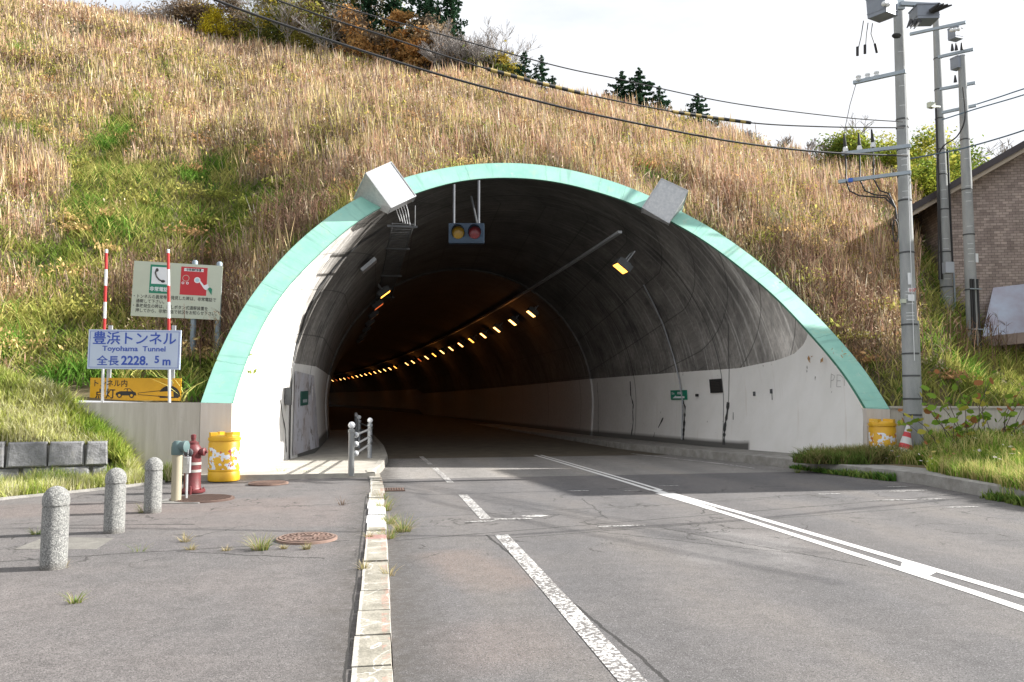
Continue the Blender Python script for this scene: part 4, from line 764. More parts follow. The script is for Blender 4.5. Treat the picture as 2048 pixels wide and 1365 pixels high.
edge = np.minimum(1, np.minimum(vv[..., 0]*7, 1))
Hs[..., 2] += (und+prof_l*.12)*edge*np.minimum(1, (1-vv[..., 0])*6+.25)
cap_ = []
for k, (dy, dz) in enumerate(((3, .1), (8, .2), (16, .2), (30, -1))): cap_.append(Hs[-1]+np.array([0, dy, dz]))
Hall = np.concatenate([Hs, np.array(cap_)], 0)
hb = MB(); hb.grid([list(r) for r in Hall])
hn = NB('hill_soil', .95); hc = hn.mix(hn.ramp(hn.noise(1.3, detail=6), .38, .62), (.13,.10,.05), (.07,.085,.03)); hc = hn.mix(hn.ramp(hn.noise(6, detail=6), .3, .7), hc, (.16,.12,.07)); M_HILL = hn.done(hc)
hill = struct('hill', hb, M_HILL, True)

# left grassy bank in front of the wing wall
def bank_z(x, y):
    hb_ = np.interp(x, [-20, -9, -7, -5.95, -5.1, -4.35], [4.6, 2.6, 1.95, 1.46, .72, -.06]); hf = np.interp(x, [-7, -5.0, -4.4], [.70, .64, -.06]); t = np.clip((y-14.15)/2.2, 0, 1); t = t*t*(3-2*t)*.6+t*.4
    return hf*(1-t)+hb_*t+(nz2(x*1.3+9, y*1.3+9, 5)-.5)*.18*np.clip((hb_)*2, 0, 1)
bx = np.linspace(-22, -4.3, 90); by = np.linspace(14.0, 16.45, 26); bk = MB(); 
yfr = lambda x: np.interp(x, [PL[0], PR[0], -4.6], [PL[1]+.25, PR[1]+.25, PR[1]+.25])
rowsb = []
for k in range(28):
    t = k/27; rowsb.append([(x, yfr(x)+(16.46-yfr(x))*t, float(bank_z(np.array(x), np.array(14.15+2.25*t)))) for x in bx])
bk.grid(rowsb)
for _ in range(1): bk.grid([[(x, y, float(bank_z(np.array(x), np.array(16.4)))) for x in bx if x < -6.2] for y in (16.45, 16.8, 17.6, 19)])
bank = struct('grass_bank', bk, M_HILL, True)
fs = MB(); LF = [(-22,10.5),(-9,12.2),(-5.9,13.1),(-4.5,14.7),(-3.9,15.7)]
fs.grid([[(x, y, .075), (x-.2, min(y+.25, 16.2), .09), (x-.6 , min(y+2.2, 16.25), .10)] for x, y in LF]); struct('grass_strip', fs, M_HILL)
kb2 = MB(); 
for (a, b) in zip(LF[:-1], LF[1:]): kb2.bar((a[0], a[1], .055), (b[0], b[1], .055), .09, .06)
struct('pavement_edging', kb2, M_KERBC)
# right verge
vg = MB(); 
def verge_z(x, y): return .20+np.clip((x-np.interp(y, [4, 10, 13, 15.2, 17], [10.0, 10.1, 10.6, 11.0, 11.6]))*.35, 0, .38)+(nz2(x*.9, y*.9, 8)-.5)*.15*np.clip((x-10.5), 0, 1)
vx = np.linspace(0, 1, 40); rv = []
for y in np.linspace(3, 17.0, 40):
    x0 = float(rk(y))+.55 if y < 13 else float(rk(y))+.9
    rv.append([(x0+(30-x0)*t**1.7, y, float(verge_z(np.array(x0+(30-x0)*t**1.7), np.array(y)))+ (.0 if t > 0 else -.06)+.012) for t in vx])
vg.grid(rv); struct('verge', vg, M_HILL, True)

# ------------------------------------------------------------------ vegetation
def veg_mat(name, tr=.35):
    m = bpy.data.materials.new(name); m.use_nodes = True; n = m.node_tree; n.nodes.clear(); N = n.nodes.new
    a = N('ShaderNodeAttribute'); a.attribute_name = 'Col'; d = N('ShaderNodeBsdfDiffuse'); t = N('ShaderNodeBsdfTranslucent'); mx = N('ShaderNodeMixShader'); mx.inputs[0].default_value = tr; o = N('ShaderNodeOutputMaterial')
    l = n.links.new; l(a.outputs['Color'], d.inputs[0]); l(a.outputs['Color'], t.inputs[0]); l(d.outputs[0], mx.inputs[1]); l(t.outputs[0], mx.inputs[2]); l(mx.outputs[0], o.inputs[0]); return m
M_VEG = veg_mat('grass_blades', .28); M_LEAF = veg_mat('leaves', .4)
def np_mesh(name, V, Fq, col, material, parent=None, loc=(0,0,0)):
    me = bpy.data.meshes.new(name); nv = len(V); nf = len(Fq); k = Fq.shape[1]
    me.vertices.add(nv); me.vertices.foreach_set('co', (V-np.array(loc)).astype(np.float32).ravel()); me.loops.add(nf*k); me.loops.foreach_set('vertex_index', Fq.astype(np.int32).ravel())
    me.polygons.add(nf); me.polygons.foreach_set('loop_start', (np.arange(nf)*k).astype(np.int32)); me.update(calc_edges=True)
    ca = me.attributes.new('Col', 'FLOAT_COLOR', 'POINT'); ca.data.foreach_set('color', np.c_[col, np.ones(nv)].astype(np.float32).ravel()); me.materials.append(material)
    o = bpy.data.objects.new(name, me); C.objects.link(o); o.parent = parent
    if parent is None: o.location = tuple(map(float, loc))
    return o
def blades(P, h, wd, lean, col, prof=(1., .8, .45, .08), colt=None, az=None, bend=1.8):
    """strips rooted at P: height h, width wd, lean vector (N,2) at the tip, colour at foot and tip"""
    n = len(P); k = len(prof); az = rng.random(n)*np.pi if az is None else az; ax = np.stack([np.cos(az), np.sin(az), np.zeros(n)], 1); t = np.linspace(0, 1, k)
    V = np.zeros((n, k, 2, 3)); 
    for i in range(k):
        c = P.copy(); c[:, :2] += lean*(t[i]**bend)[None] if np.ndim(t[i]**bend) else lean*(t[i]**bend); c[:, 2] += h*(t[i]-.18*t[i]**2*np.clip(np.linalg.norm(lean, axis=1)/h, 0, 1.5)); o_ = ax*(wd*prof[i]/2)[:, None]; V[:, i, 0] = c-o_; V[:, i, 1] = c+o_
    cc = np.zeros((n, k, 2, 3)); ct_ = col if colt is None else colt
    for i in range(k): cc[:, i] = (col*(1-t[i])+ct_*t[i])[:, None]
    b = (np.arange(n)*k*2)[:, None, None]; f = np.array([[2*i, 2*i+1, 2*i+3, 2*i+2] for i in range(k-1)])[None]
    return V.reshape(-1, 3), (b+f).reshape(-1, 4), cc.reshape(-1, 3)
def merge(parts):
    V = []; Fq = []; Cc = []; b = 0
    for v, f, c in parts: V.append(v); Fq.append(f+b); Cc.append(c); b += len(v)
    return np.concatenate(V), np.concatenate(Fq), np.concatenate(Cc)
def stuff(name, parts, label, cat, m_=None): v, f, c = merge(parts); o = np_mesh(name, v, f, c, m_ or M_VEG); return tag(o, label, cat, kind='stuff')
def vc(c, n, var=.2, hue=.06):
    c = np.array(c)[None]*np.ones((n, 1)); return np.clip(c*(1+(rng.random((n, 1))-.5)*2*var)*(1+(rng.random((n, 3))-.5)*2*hue), 0, 1)
# sample the hillside evenly per area, thinned with distance
Cn = Hs; e1 = Cn[1:, :-1]-Cn[:-1, :-1]; e2 = Cn[:-1, 1:]-Cn[:-1, :-1]; ar = np.linalg.norm(np.cross(e1, e2), axis=-1)
cen = (Cn[1:, :-1]+Cn[:-1, 1:])/2; pxx, pyy, dd = proj(cen); vis = (pxx > -160) & (pxx < 2200) & (pyy > -120) & (pyy < 960)
wgt = ar*vis*np.clip(26/dd, .4, 1.4)
def hill_pts(n, mask=None):
    w_ = (wgt*(mask if mask is not None else 1)).ravel(); cdf = np.cumsum(w_); k = np.searchsorted(cdf, rng.random(n)*cdf[-1]); i, j = np.divmod(k, Cn.shape[1]-1); a = rng.random((n, 1)); b = rng.random((n, 1))
    return (Cn[i, j]*(1-a)*(1-b)+Cn[i+1, j]*a*(1-b)+Cn[i, j+1]*(1-a)*b+Cn[i+1, j+1]*a*b)
def blob(x, y, cx, cy, rx, ry, ang=0.):
    ca, sa = math.cos(R(ang)), math.sin(R(ang)); u = ((x-cx)*ca+(y-cy)*sa)/rx; v = (-(x-cx)*sa+(y-cy)*ca)/ry; return np.clip(1.35-np.sqrt(u*u+v*v), 0, 1)
def green_field(P):   # how green and short the cover is at each root (measured off the slope, in ground positions)
    x, y, d = proj(P); g_ = np.zeros(len(P))
    for q in ((430,415,270,75,6,1),(330,480,230,70,0,1),(180,400,60,150,12,1),(235,290,50,90,25,.8),(110,545,130,50,10,.8),(80,690,150,70,0,1),(300,760,300,40,0,1),(200,620,90,40,0,.7),(30,270,60,25,0,.8),(260,180,130,22,30,.35),(480,510,140,40,0,.8),(1780,790,200,60,0,1),(1740,740,60,30,0,.6),(40,105,70,25,0,.6),(610,300,50,22,0,.4),(1000,150,30,10,0,.2)): g_ = np.maximum(g_, blob(x, y, *q[:5])*q[5])
    nn_ = nz2(P[:, 0]*.9, P[:, 1]*.9, 11); return np.clip(g_*1.5+(nn_-.62)*.9, 0, 1)
def leaf_cloud(cen, size, col, flat=.4, var=.35):
    n = len(cen); a = rng.random(n)*2*np.pi; b = (rng.random(n)-.5)*np.pi*flat; u = np.stack([np.cos(a)*np.cos(b), np.sin(a)*np.cos(b), np.sin(b)], 1); v = np.cross(u, rng.normal(size=(n, 3))); v /= np.linalg.norm(v, axis=1)[:, None]+1e-9
    s_ = (size*(.6+.8*rng.random(n)))[:, None]; V = np.stack([cen-u*s_, cen+v*s_*.45, cen+u*s_, cen-v*s_*.45], 1).reshape(-1, 3); c = col*(1+(rng.random((n, 1))-.5)*2*var); return V, np.arange(n*4).reshape(-1, 4), np.repeat(np.clip(c, 0, 1), 4, 0)
# 1 tall dry reeds
NC = 11000; Pc = hill_pts(NC); ch_ = .55+.75*rng.random(NC)**1.3; cc_ = rng.random(NC); N1 = 235000; ki = rng.integers(0, NC, N1); jit = rng.normal(size=(N1, 2))*.24*np.clip(proj(Pc)[2]/34, .6, 1.4)[ki][:, None]
P = Pc[ki].copy(); P[:, :2] += jit; P[:, 2] += jit[:, 1]*.5; hcl = ch_[ki]; pcl = cc_[ki]; un = rng.random(N1) < .38; P[un] = hill_pts(int(un.sum())); hcl[un] = .35+.5*rng.random(int(un.sum())); pcl[un] = rng.random(int(un.sum()))
gf = green_field(P); n1 = nz2(P[:,0]*.55, P[:,1]*.55+P[:,2]*.3, 21); n2 = nz2(P[:,0]*1.1, P[:,1]*1.1, 22); n3 = nz2(P[:,0]*.22, P[:,1]*.3, 23)
keep = ~((P[:,1] < 17.3) & (P[:,0] < -2.5)) & ~((P[:,0] > 12.6+(P[:,1]-17.3)*.8) & (P[:,1] < 24)) & (rng.random(N1) > gf*1.15) & (rng.random(N1) < .12+1.75*(n2-.10)) & (P[:,2] > 1.35)
P = P[keep]; n1 = n1[keep]; n2 = n2[keep]; n3 = n3[keep]; hcl = hcl[keep]; pcl = pcl[keep]; n = len(P); x, y, d = proj(P)
low = np.clip((P[:,2]-1.5)/3, .4, 1); h = hcl*(.55+.6*rng.random(n))*(.6+.6*n2)*low
pal = np.array([(.62,.43,.32), (.78,.63,.49), (.50,.31,.22), (.60,.45,.25), (.33,.25,.20), (.44,.38,.17), (.72,.49,.37)]); right = np.clip((x-700)/900, 0, 1); pick = (n1*2+n3*2+pcl*2.4+rng.random(n)*1.2).astype(int)%7
pick = np.where(rng.random(n) < right*.65, rng.choice([0, 2, 6, 4, 0, 3], n), pick); col = pal[pick]*(1+(rng.random((n, 1))-.5)*.9)*(.62+.62*pcl[:, None])
lean = np.stack([-.05+.30*(rng.random(n)-.55), (rng.random(n)-.5)*.35], 1)*h[:, None]+rng.normal(size=(n, 2))*.05; wscale = np.clip(d/30, .7, 1.8)
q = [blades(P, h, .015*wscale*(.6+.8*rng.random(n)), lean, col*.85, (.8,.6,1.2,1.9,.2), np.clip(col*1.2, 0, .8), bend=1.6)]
P2 = P[rng.random(n) < .8]; m_ = len(P2); P2 = P2+np.c_[(rng.random((m_, 2))-.5)*.35, np.zeros(m_)]; nn2 = nz2(P2[:,0]*.8, P2[:,1]*.8, 25); c2 = pal[(nn2*4+rng.random(m_)*3.2).astype(int)%7]*(1+(rng.random((m_, 1))-.5)*.9)
a = rng.random(m_)*2*np.pi; hh = (.15+.4*rng.random(m_)); ln_ = (.10+.32*rng.random(m_)); q.append(blades(P2, hh, .015+.016*rng.random(m_), np.stack([np.cos(a), np.sin(a)], 1)*ln_[:, None], c2*.8, (1,.9,.6,.1), c2*1.1))
n = 190000; P3 = P[rng.integers(0, len(P), n)]+np.c_[rng.normal(size=(n, 2))*.16, np.zeros(n)]; P3[:, 2] += .05+.7*rng.random(n)**1.2; nn3 = nz2(P3[:,0]*.7+4, P3[:,1]*.7, 27); pal3 = np.array([(.52,.28,.15),(.60,.44,.28),(.52,.44,.12),(.30,.31,.08),(.36,.24,.16),(.72,.60,.44)]); c3 = pal3[(nn3*5+rng.random(n)*2).astype(int)%6]
q.append(leaf_cloud(P3, (.028+.035*rng.random(n))*np.clip(proj(P3)[2]/32, .6, 1.5), c3, .9, .5))
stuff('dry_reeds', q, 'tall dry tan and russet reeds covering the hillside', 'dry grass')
# 2 green and yellow short grass
N2 = 130000; P = hill_pts(N2); gf = green_field(P); P = P[(rng.random(N2) < gf*1.3+.10+.6*((P[:,0] > 12.6+(P[:,1]-17.3)*.8) & (P[:,1] < 24))) & ~((P[:,1] < 17.1) & (P[:,0] < -4))]; n = len(P); x, y, d = proj(P); g1 = nz2(P[:,0]*1.3, P[:,1]*1.3+P[:,2], 31); g2 = nz2(P[:,0]*.5, P[:,1]*.5, 32)
pal2 = np.array([(.09,.19,.03), (.18,.28,.05), (.30,.34,.08), (.42,.40,.13), (.13,.23,.04)]); col = pal2[(g1*3.2+g2*2+rng.random(n)*1.3).astype(int)%5]*(1+(rng.random((n, 1))-.5)*.6)*(.6+.8*g1[:, None]); q = []
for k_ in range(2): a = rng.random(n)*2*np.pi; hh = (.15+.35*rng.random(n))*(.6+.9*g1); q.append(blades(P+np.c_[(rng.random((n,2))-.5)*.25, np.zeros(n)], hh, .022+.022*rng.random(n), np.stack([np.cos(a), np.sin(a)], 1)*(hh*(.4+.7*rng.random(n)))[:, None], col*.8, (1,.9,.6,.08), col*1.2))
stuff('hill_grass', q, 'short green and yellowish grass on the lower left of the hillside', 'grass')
# 3 dead bushy stalks close to the rim and beside the right pilaster
N3 = 12000; P = hill_pts(N3*6); x, y, d = proj(P); a = np.maximum.reduce([blob(x, y, 590, 480, 95, 60, -35)*.8, blob(x, y, 1640, 640, 150, 90, 45), blob(x, y, 300, 620, 110, 40)*.7, blob(x,y,430,640,60,110)*.8, blob(x, y, 1950, 720, 110, 30)*.4]); P = P[rng.random(len(P)) < a*.8][:N3]; n = len(P); h = .7+.8*rng.random(n)
col = np.array([(.20,.12,.09),(.28,.18,.13),(.14,.09,.06),(.30,.24,.16)])[rng.integers(0,4,n)]*(1+(rng.random((n,1))-.5)*.5); q = [blades(P, h, .016+.012*rng.random(n), (rng.random((n,2))-.5)*.35*h[:, None], col, (1,.8,.6,.3))]
for k_ in range(3): a = rng.random(n)*2*np.pi; Pt = P+np.c_[np.zeros((n,2)), h*(.35+.5*rng.random(n))]; q.append(blades(Pt, .12+.2*rng.random(n), .014+.02*rng.random(n), np.stack([np.cos(a), np.sin(a)], 1)*.2, col*1.1, (.6,1,.8,.2)))
stuff('dead_stalks', q, 'brown dead stalks in a thicket beside the tunnel rim', 'dead plants')

NS = 420; Pc = hill_pts(NS); gfc = green_field(Pc); q = []; pals = np.array([(.46,.42,.10),(.28,.30,.07),(.50,.30,.15),(.38,.36,.10),(.56,.40,.18),(.22,.26,.06)]); nns = nz2(Pc[:,0]*.4+7, Pc[:,1]*.4, 51)
for i in range(NS):
    if (Pc[i,1] < 17.6 and Pc[i,0] < 0) or Pc[i,0] > 15: continue
    m = 260; r_ = .35+.5*rng.random(); g_ = rng.normal(size=(m, 3))*np.array([r_, r_, r_*.45])*.5; g_[:, 2] = np.abs(g_[:, 2])+.1; c_ = pals[int(nns[i]*5+rng.random()*1.5)%6][None]*(.7+.7*rng.random((m, 1))); q.append(leaf_cloud(Pc[i]+g_, .03+.035*rng.random(m), c_, .9, .4))
stuff('low_brush', q, 'yellowish and russet low leafy brush scattered among the reeds', 'brush', M_LEAF)
def turf(name, P, hr, cols, label, wd=.012, blade=3, leanf=.8, lx=0.):
    q = []; n = len(P); g_ = nz2(P[:,0]*2.1, P[:,1]*2.1, 41); cols = np.array(cols)
    for k_ in range(blade):
        a = rng.random(n)*2*np.pi; hh = (hr[0]+(hr[1]-hr[0])*rng.random(n))*(.55+.8*g_); col = cols[(g_*len(cols)*.9+rng.random(n)*1.4).astype(int)%len(cols)]*(1+(rng.random((n,1))-.5)*.9); off = np.stack([np.cos(a)+lx, np.sin(a)], 1)*(hh*leanf*rng.random(n))[:, None]
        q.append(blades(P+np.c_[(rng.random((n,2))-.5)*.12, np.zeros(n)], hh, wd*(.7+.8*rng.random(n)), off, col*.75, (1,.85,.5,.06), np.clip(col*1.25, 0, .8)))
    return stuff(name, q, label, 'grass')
GCOL = [(.17,.27,.04), (.30,.38,.08), (.46,.48,.16), (.62,.58,.32), (.38,.42,.10), (.20,.30,.05)]
n = 26000; bxs = -16+11.6*rng.random(n)**.7; t = rng.random(n); P = np.stack([bxs, yfr(bxs)+(16.42-yfr(bxs))*t, bank_z(bxs, 14.15+2.25*t)-.02], 1); P = P[(P[:,2] > -.04)]; P = P[(P[:,0] < -4.95) | (P[:,1] > 15.8)]
turf('bank_grass', P, (.12,.42), GCOL, 'sunlit green and straw coloured grass on the bank above the stone wall', .019, 3)
n = 11000; lx_ = -14+10.2*rng.random(n)**.7; ly0 = np.interp(lx_, [q[0] for q in LF], [q[1] for q in LF]); yb = np.interp(lx_, [PL[0], PR[0], -4.7, -3.8], [PL[1], PR[1], 16.0, 16.2]); t = rng.random(n); P = np.stack([lx_, ly0+.04+(np.maximum(yb-ly0-.02, .05))*t, np.full(n, .06)], 1)
turf('strip_grass', P, (.08,.34), GCOL+[(.6,.55,.32)], 'straw coloured and green grass in the strip between the pavement and the stone wall', .011, 3)
n = 30000; y_ = 6+11*rng.random(n); x0 = np.array([rk(v) for v in y_])+np.interp(y_, [6, 12.5, 13.6, 14.6, 17], [-.12, -.05, .1, .95, 1.05])+.35*nz2(y_*2, y_*0, 3); x_ = x0+9*rng.random(n)**1.5; P = np.stack([x_, y_, np.where(x_ < np.array([rk(v) for v in y_]), .0, verge_z(x_, y_))], 1); sc_ = (y_ > 15.3) | (rng.random(n) < .92); P = P[sc_]
turf('verge_grass', P, (.10,.36), [(.16,.28,.03), (.30,.40,.06), (.46,.48,.12), (.20,.32,.05), (.55,.48,.20), (.12,.2,.03)], 'bright green grass on the right roadside verge', .014, 3)
n = 3800; a = rng.random(n)*6.28; r = np.sqrt(rng.random(n)); P = np.stack([10.35+1.5*r*np.cos(a), 16.1+.62*r*np.sin(a), np.full(n, .2)], 1); P = P[P[:,0] < 12.2]
turf('tussock_grass', P, (.14,.42), [(.08,.13,.03), (.14,.20,.05), (.24,.21,.09)], 'dark long grass tussock at the foot of the right end of the tunnel rim', .020, 3, 1.3)
# kerb weeds and fallen leaves
n = 2600; y_ = 8+9*rng.random(n); y_ = y_[rng.random(n) < np.clip((nz2(y_*1.6, y_*0, 9)-.38)*3, 0, .8)]; n = len(y_); x_ = np.array([rk(v) for v in y_])-.02-.16*rng.random(n)**2; P = np.stack([x_, y_, np.zeros(n)], 1); turf('kerb_weeds', P, (.04,.16), [(.07,.15,.03), (.10,.2,.04), (.18,.24,.06)], 'low green weeds growing in the gutter along the right kerb', .03, 3, 1.1)
n = 420; P = np.stack([10.4+5*rng.random(n)**1.3, 11+5*rng.random(n), np.zeros(n)], 1); P[:,2] = verge_z(P[:,0], P[:,1])+.12+.22*rng.random(n); a = rng.random(n)*6.28; s_ = .025+.035*rng.random(n); t1 = np.stack([np.cos(a), np.sin(a), (rng.random(n)-.5)], 1)*s_[:,None]; t2 = np.stack([-np.sin(a), np.cos(a), (rng.random(n)-.5)*1.4], 1)*s_[:,None]*.6
V = np.stack([P-t1, P+t2, P+t1, P-t2], 1).reshape(-1,3); Fq = np.arange(n*4).reshape(-1,4); cc = np.repeat(np.array([(.45,.30,.12),(.6,.55,.5),(.35,.22,.1),(.5,.42,.15)])[rng.integers(0,4,n)], 4, 0); stuff('fallen_leaves', [(V, Fq, cc)], 'curled pale and brown fallen leaves caught in the verge grass', 'leaves')

# single weed tufts on the pavement and at the kerb
def tuft(px, py, size, label, cols, n=70, z=.05, wd=.006, hscale=1.):
    p = onz(px, py, z); a = rng.random(n)*6.28; r = size*.35*np.sqrt(rng.random(n)); P = np.stack([p[0]+r*np.cos(a), p[1]+r*np.sin(a)*.6, np.full(n, p[2]-.01)], 1); hh = size*(.3+.7*rng.random(n))*hscale; c = np.array(cols)[rng.integers(0, len(cols), n)]*(1+(rng.random((n,1))-.5)*.5)
    v, f, cc = blades(P, hh, wd*(.7+.6*rng.random(n)), np.stack([np.cos(a), np.sin(a)], 1)*(size*(.2+.8*rng.random(n)))[:, None], c*.8, (1,.8,.5,.1), c*1.2); o = np_mesh('weed_tuft', v, f, cc, M_VEG, loc=tuple(p)); return tag(o, label, 'weed', 'weed tufts in the pavement')
ST = [(.42,.34,.18), (.5,.42,.26), (.3,.28,.1)]; GR_ = [(.12,.22,.03), (.2,.3,.05), (.35,.34,.1)]; MX = ST+GR_
for a in ((370,1085,.14,'small pale dry tuft between the bollards and the ornamental manhole cover',ST), (380,1101,.10,'small flat straw tuft just below another in the middle of the pavement',ST), (452,1102,.08,'tiny straw tuft left of the wide tuft near the round manhole cover',ST), (520,1100,.22,'widest green and straw tuft below the round manhole cover',MX,140), (612,1098,.10,'thin straw tuft just below the round manhole cover',ST), (568,1097,.07,'tiny dry tuft between the wide tuft and the manhole cover',ST), (278,1105,.16,'sparse upright weed between the two nearer bollards',GR_,16), (290,1026,.20,'grass tuft hugging the left foot of the farthest bollard',MX,90), (150,1206,.12,'sparse weed alone in the near left pavement',GR_+ST,50), (72,1070,.12,'green weed clump behind the nearest bollard',GR_,60), (125,1138,.12,'dry wisps at the right foot of the nearest bollard',ST,30), (686,1010,.16,'dark thin weed at the crack near the kerb',[(.12,.08,.06),(.2,.14,.1)],30), (560,951,.20,'leafy green weed at the edge of the tunnel slab, left of the others',GR_,60), (612,953,.17,'low green weed at the middle of the tunnel slab edge',GR_,70), (640,953,.12,'low green weed at the slab edge, nearest the rail post',GR_,50), (483,950,.14,'green weed beside the yellow drum at the foot of the white wall',GR_,50), (738,1075,.10,'dry tuft in the joint left of the kerb, behind the striped stone',ST,40), (727,1138,.12,'dry tuft in the joint on the pavement side of the kerb',ST,50), (778,1150,.14,'brown wisps on the road side of the kerb',ST,40)):
    tuft(a[0], a[1], a[2], a[3], a[4], a[5] if len(a) > 5 else 60)
for a in ((768,1022,.26,'tall green tuft on the road side of the white painted kerb, farther one',MX,150), (777,1048,.2,'green and brown tuft on the road side of the white kerb, nearer one',MX,120), (806,1064,.24,'wide green tuft lying in the gutter beside the kerb',GR_+ST,160), (776,1078,.2,'straw coloured tuft beside the striped kerb stone',ST+GR_,90), (762,1000,.2,'reddish green tuft beside the drain grate',[(.3,.2,.08),(.2,.28,.06)],90), (1595,945,.14,'green weed in the gutter of the right kerb',GR_,60)): tuft(a[0], a[1], a[2], a[3], a[4], a[5], z=.0)

# ------------------------------------------------------------------ brick house on the right
hd = np.array([.955, -.297, 0]); hn_ = np.array([-.297, -.955, 0]); P0 = W(1893, 700, 25.); P0[2] = 0
def onh(px, py, off=0.):
    r = ray(px, py); o = P0+hn_*off; return CP+r*(((o-CP)@hn_)/(r@hn_))
def brick_mat():
    n = NB('brick_tiles', .7); U = n.m2('ADD', n.m2('MULTIPLY', n.X, hd[0]), n.m2('MULTIPLY', n.Y, hd[1])); V_ = n.m2('ADD', n.m2('MULTIPLY', n.X, -hd[1]), n.m2('MULTIPLY', n.Y, hd[0])); cb = n.t.nodes.new('ShaderNodeCombineXYZ'); n.l(n.m2('ADD', U, V_), cb.inputs[0]); n.l(n.Z, cb.inputs[1])
    b = n.t.nodes.new('ShaderNodeTexBrick'); n.l(cb.outputs[0], b.inputs['Vector']); b.inputs['Scale'].default_value = 1.; b.inputs['Brick Width'].default_value = .19; b.inputs['Row Height'].default_value = .085; b.inputs['Mortar Size'].default_value = .006
    b.inputs['Color1'].default_value = (.50,.41,.37,1); b.inputs['Color2'].default_value = (.29,.23,.21,1); b.inputs['Mortar'].default_value = (.15,.12,.11,1); b.inputs['Bias'].default_value = -.05
    c = n.mix(1, b.outputs['Color'], n.ramp(n.noise(3, detail=6), .3, .7, .8, 1.15), 'MULTIPLY'); n.bump(b.outputs['Fac'], -.5, .01); return n.done(c)
M_BRICK = brick_mat(); house = thing('brick_house', 'brown brick tiled house with a dark sloping roof edge, right of the utility poles', 'house', P0)
wA = onh(1893, 399); wB = onh(2048, 311); slope = (wB[2]-wA[2])/np.linalg.norm((wB-wA)[:2]); Lw = 9.
def hp(u, v, z): return P0+hd*u-hn_*v+np.array([0,0,z])
ztop = wA[2]; b = MB(); zr_ = ztop+slope*3.7
b.add([hp(0,0,0), hp(7.4,0,0), hp(7.4,0,ztop), hp(3.7,0,zr_), hp(0,0,ztop), hp(0,3.0,0), hp(7.4,3.0,0), hp(7.4,3.0,ztop), hp(3.7,3.0,zr_), hp(0,3.0,ztop)], [(0,1,2,3,4),(5,9,8,7,6),(0,4,9,5),(1,6,7,2)]); part('wall', b, M_BRICK, house)
M_ROOF = mat('dark_roof', (.06,.05,.055), .6, var=.2); M_SOFF = mat('beige_soffit', (.42,.36,.29), .8)
def rp(u, v, dz): z = ztop+slope*(u if u <= 3.7 else 7.4-u); return hp(u, v, z+dz)
rf_ = MB()
for (u0, u1) in ((-1.1, 3.7), (3.7, 8.5)): rf_.hexa([rp(u0,-.7,.12), rp(u1,-.7,.12), rp(u1,3.5,.12), rp(u0,3.5,.12), rp(u0,-.7,.34), rp(u1,-.7,.34), rp(u1,3.5,.34), rp(u0,3.5,.34)])
ro_ = part('roof', rf_, M_ROOF, house)
sf = MB()
for (u0, u1) in ((-1.05, 3.7), (3.7, 8.45)): sf.hexa([rp(u0,-.64,-.02), rp(u1,-.64,-.02), rp(u1,.0,-.02), rp(u0,.0,-.02), rp(u0,-.64,.118), rp(u1,-.64,.118), rp(u1,.0,.118), rp(u0,.0,.118)])
part('soffit', sf, M_SOFF, ro_)
aw = MB(); t0, t1_ = onh(1986, 576), onh(2120, 560); f0, f1 = onh(1964, 674, 1.0), onh(2140, 655, 1.0); l0, l1 = onh(1966, 695, 1.0), onh(2140, 678, 1.0); bk0, bk1 = onh(1990, 690), onh(2120, 676)
t0, t1_, bk0, bk1 = [q+hn_*.01 for q in (t0, t1_, bk0, bk1)]
M_AWN = mat('sheet_metal_blue', (.42,.47,.56), .35, .5, col2=(.36,.34,.40), vscale=1.5); aw.add([t0, t1_, f1, f0], [(0,1,2,3)]); aw.add([t0, f0, l0, bk0, t1_, f1, l1, bk1], [(0,3,2,1),(4,5,6,7)]); a1_ = part('awning', aw, M_AWN, house)
lip = MB(); lip.add([f0+hn_*.003, f1+hn_*.003, l1+hn_*.003, l0+hn_*.003], [(0,1,2,3)]); lip.add([l0, l1, bk1, bk0], [(0,1,2,3)]); part('valance', lip, mat('faded_metal', (.34,.26,.23), .6, var=.3), a1_)
vp = MB(); a_ = onh(1936, 624, .02); b_ = onh(1911, 620, .02)+hn_*.5; vp.tube([a_, b_], .11, 12); part('vent_pipe', vp, M_DSTEEL, house, True)
# unseen block added beside the house, sized to shade the right of the tunnel mouth
wg_ = MB(); wg_.box((25.2, 16.0, 4.6), (10.4, 4.8, 9.2)); part('wall', wg_, M_BRICK, house)
wr = MB(); wr.hexa([(19.7,13.3,9.2),(30.7,13.3,9.2),(30.7,18.6,9.2),(19.7,18.6,9.2),(19.7,13.3,9.6),(30.7,13.3,9.6),(30.7,18.6,9.9),(19.7,18.6,9.9)]); part('roof', wr, M_ROOF, house)

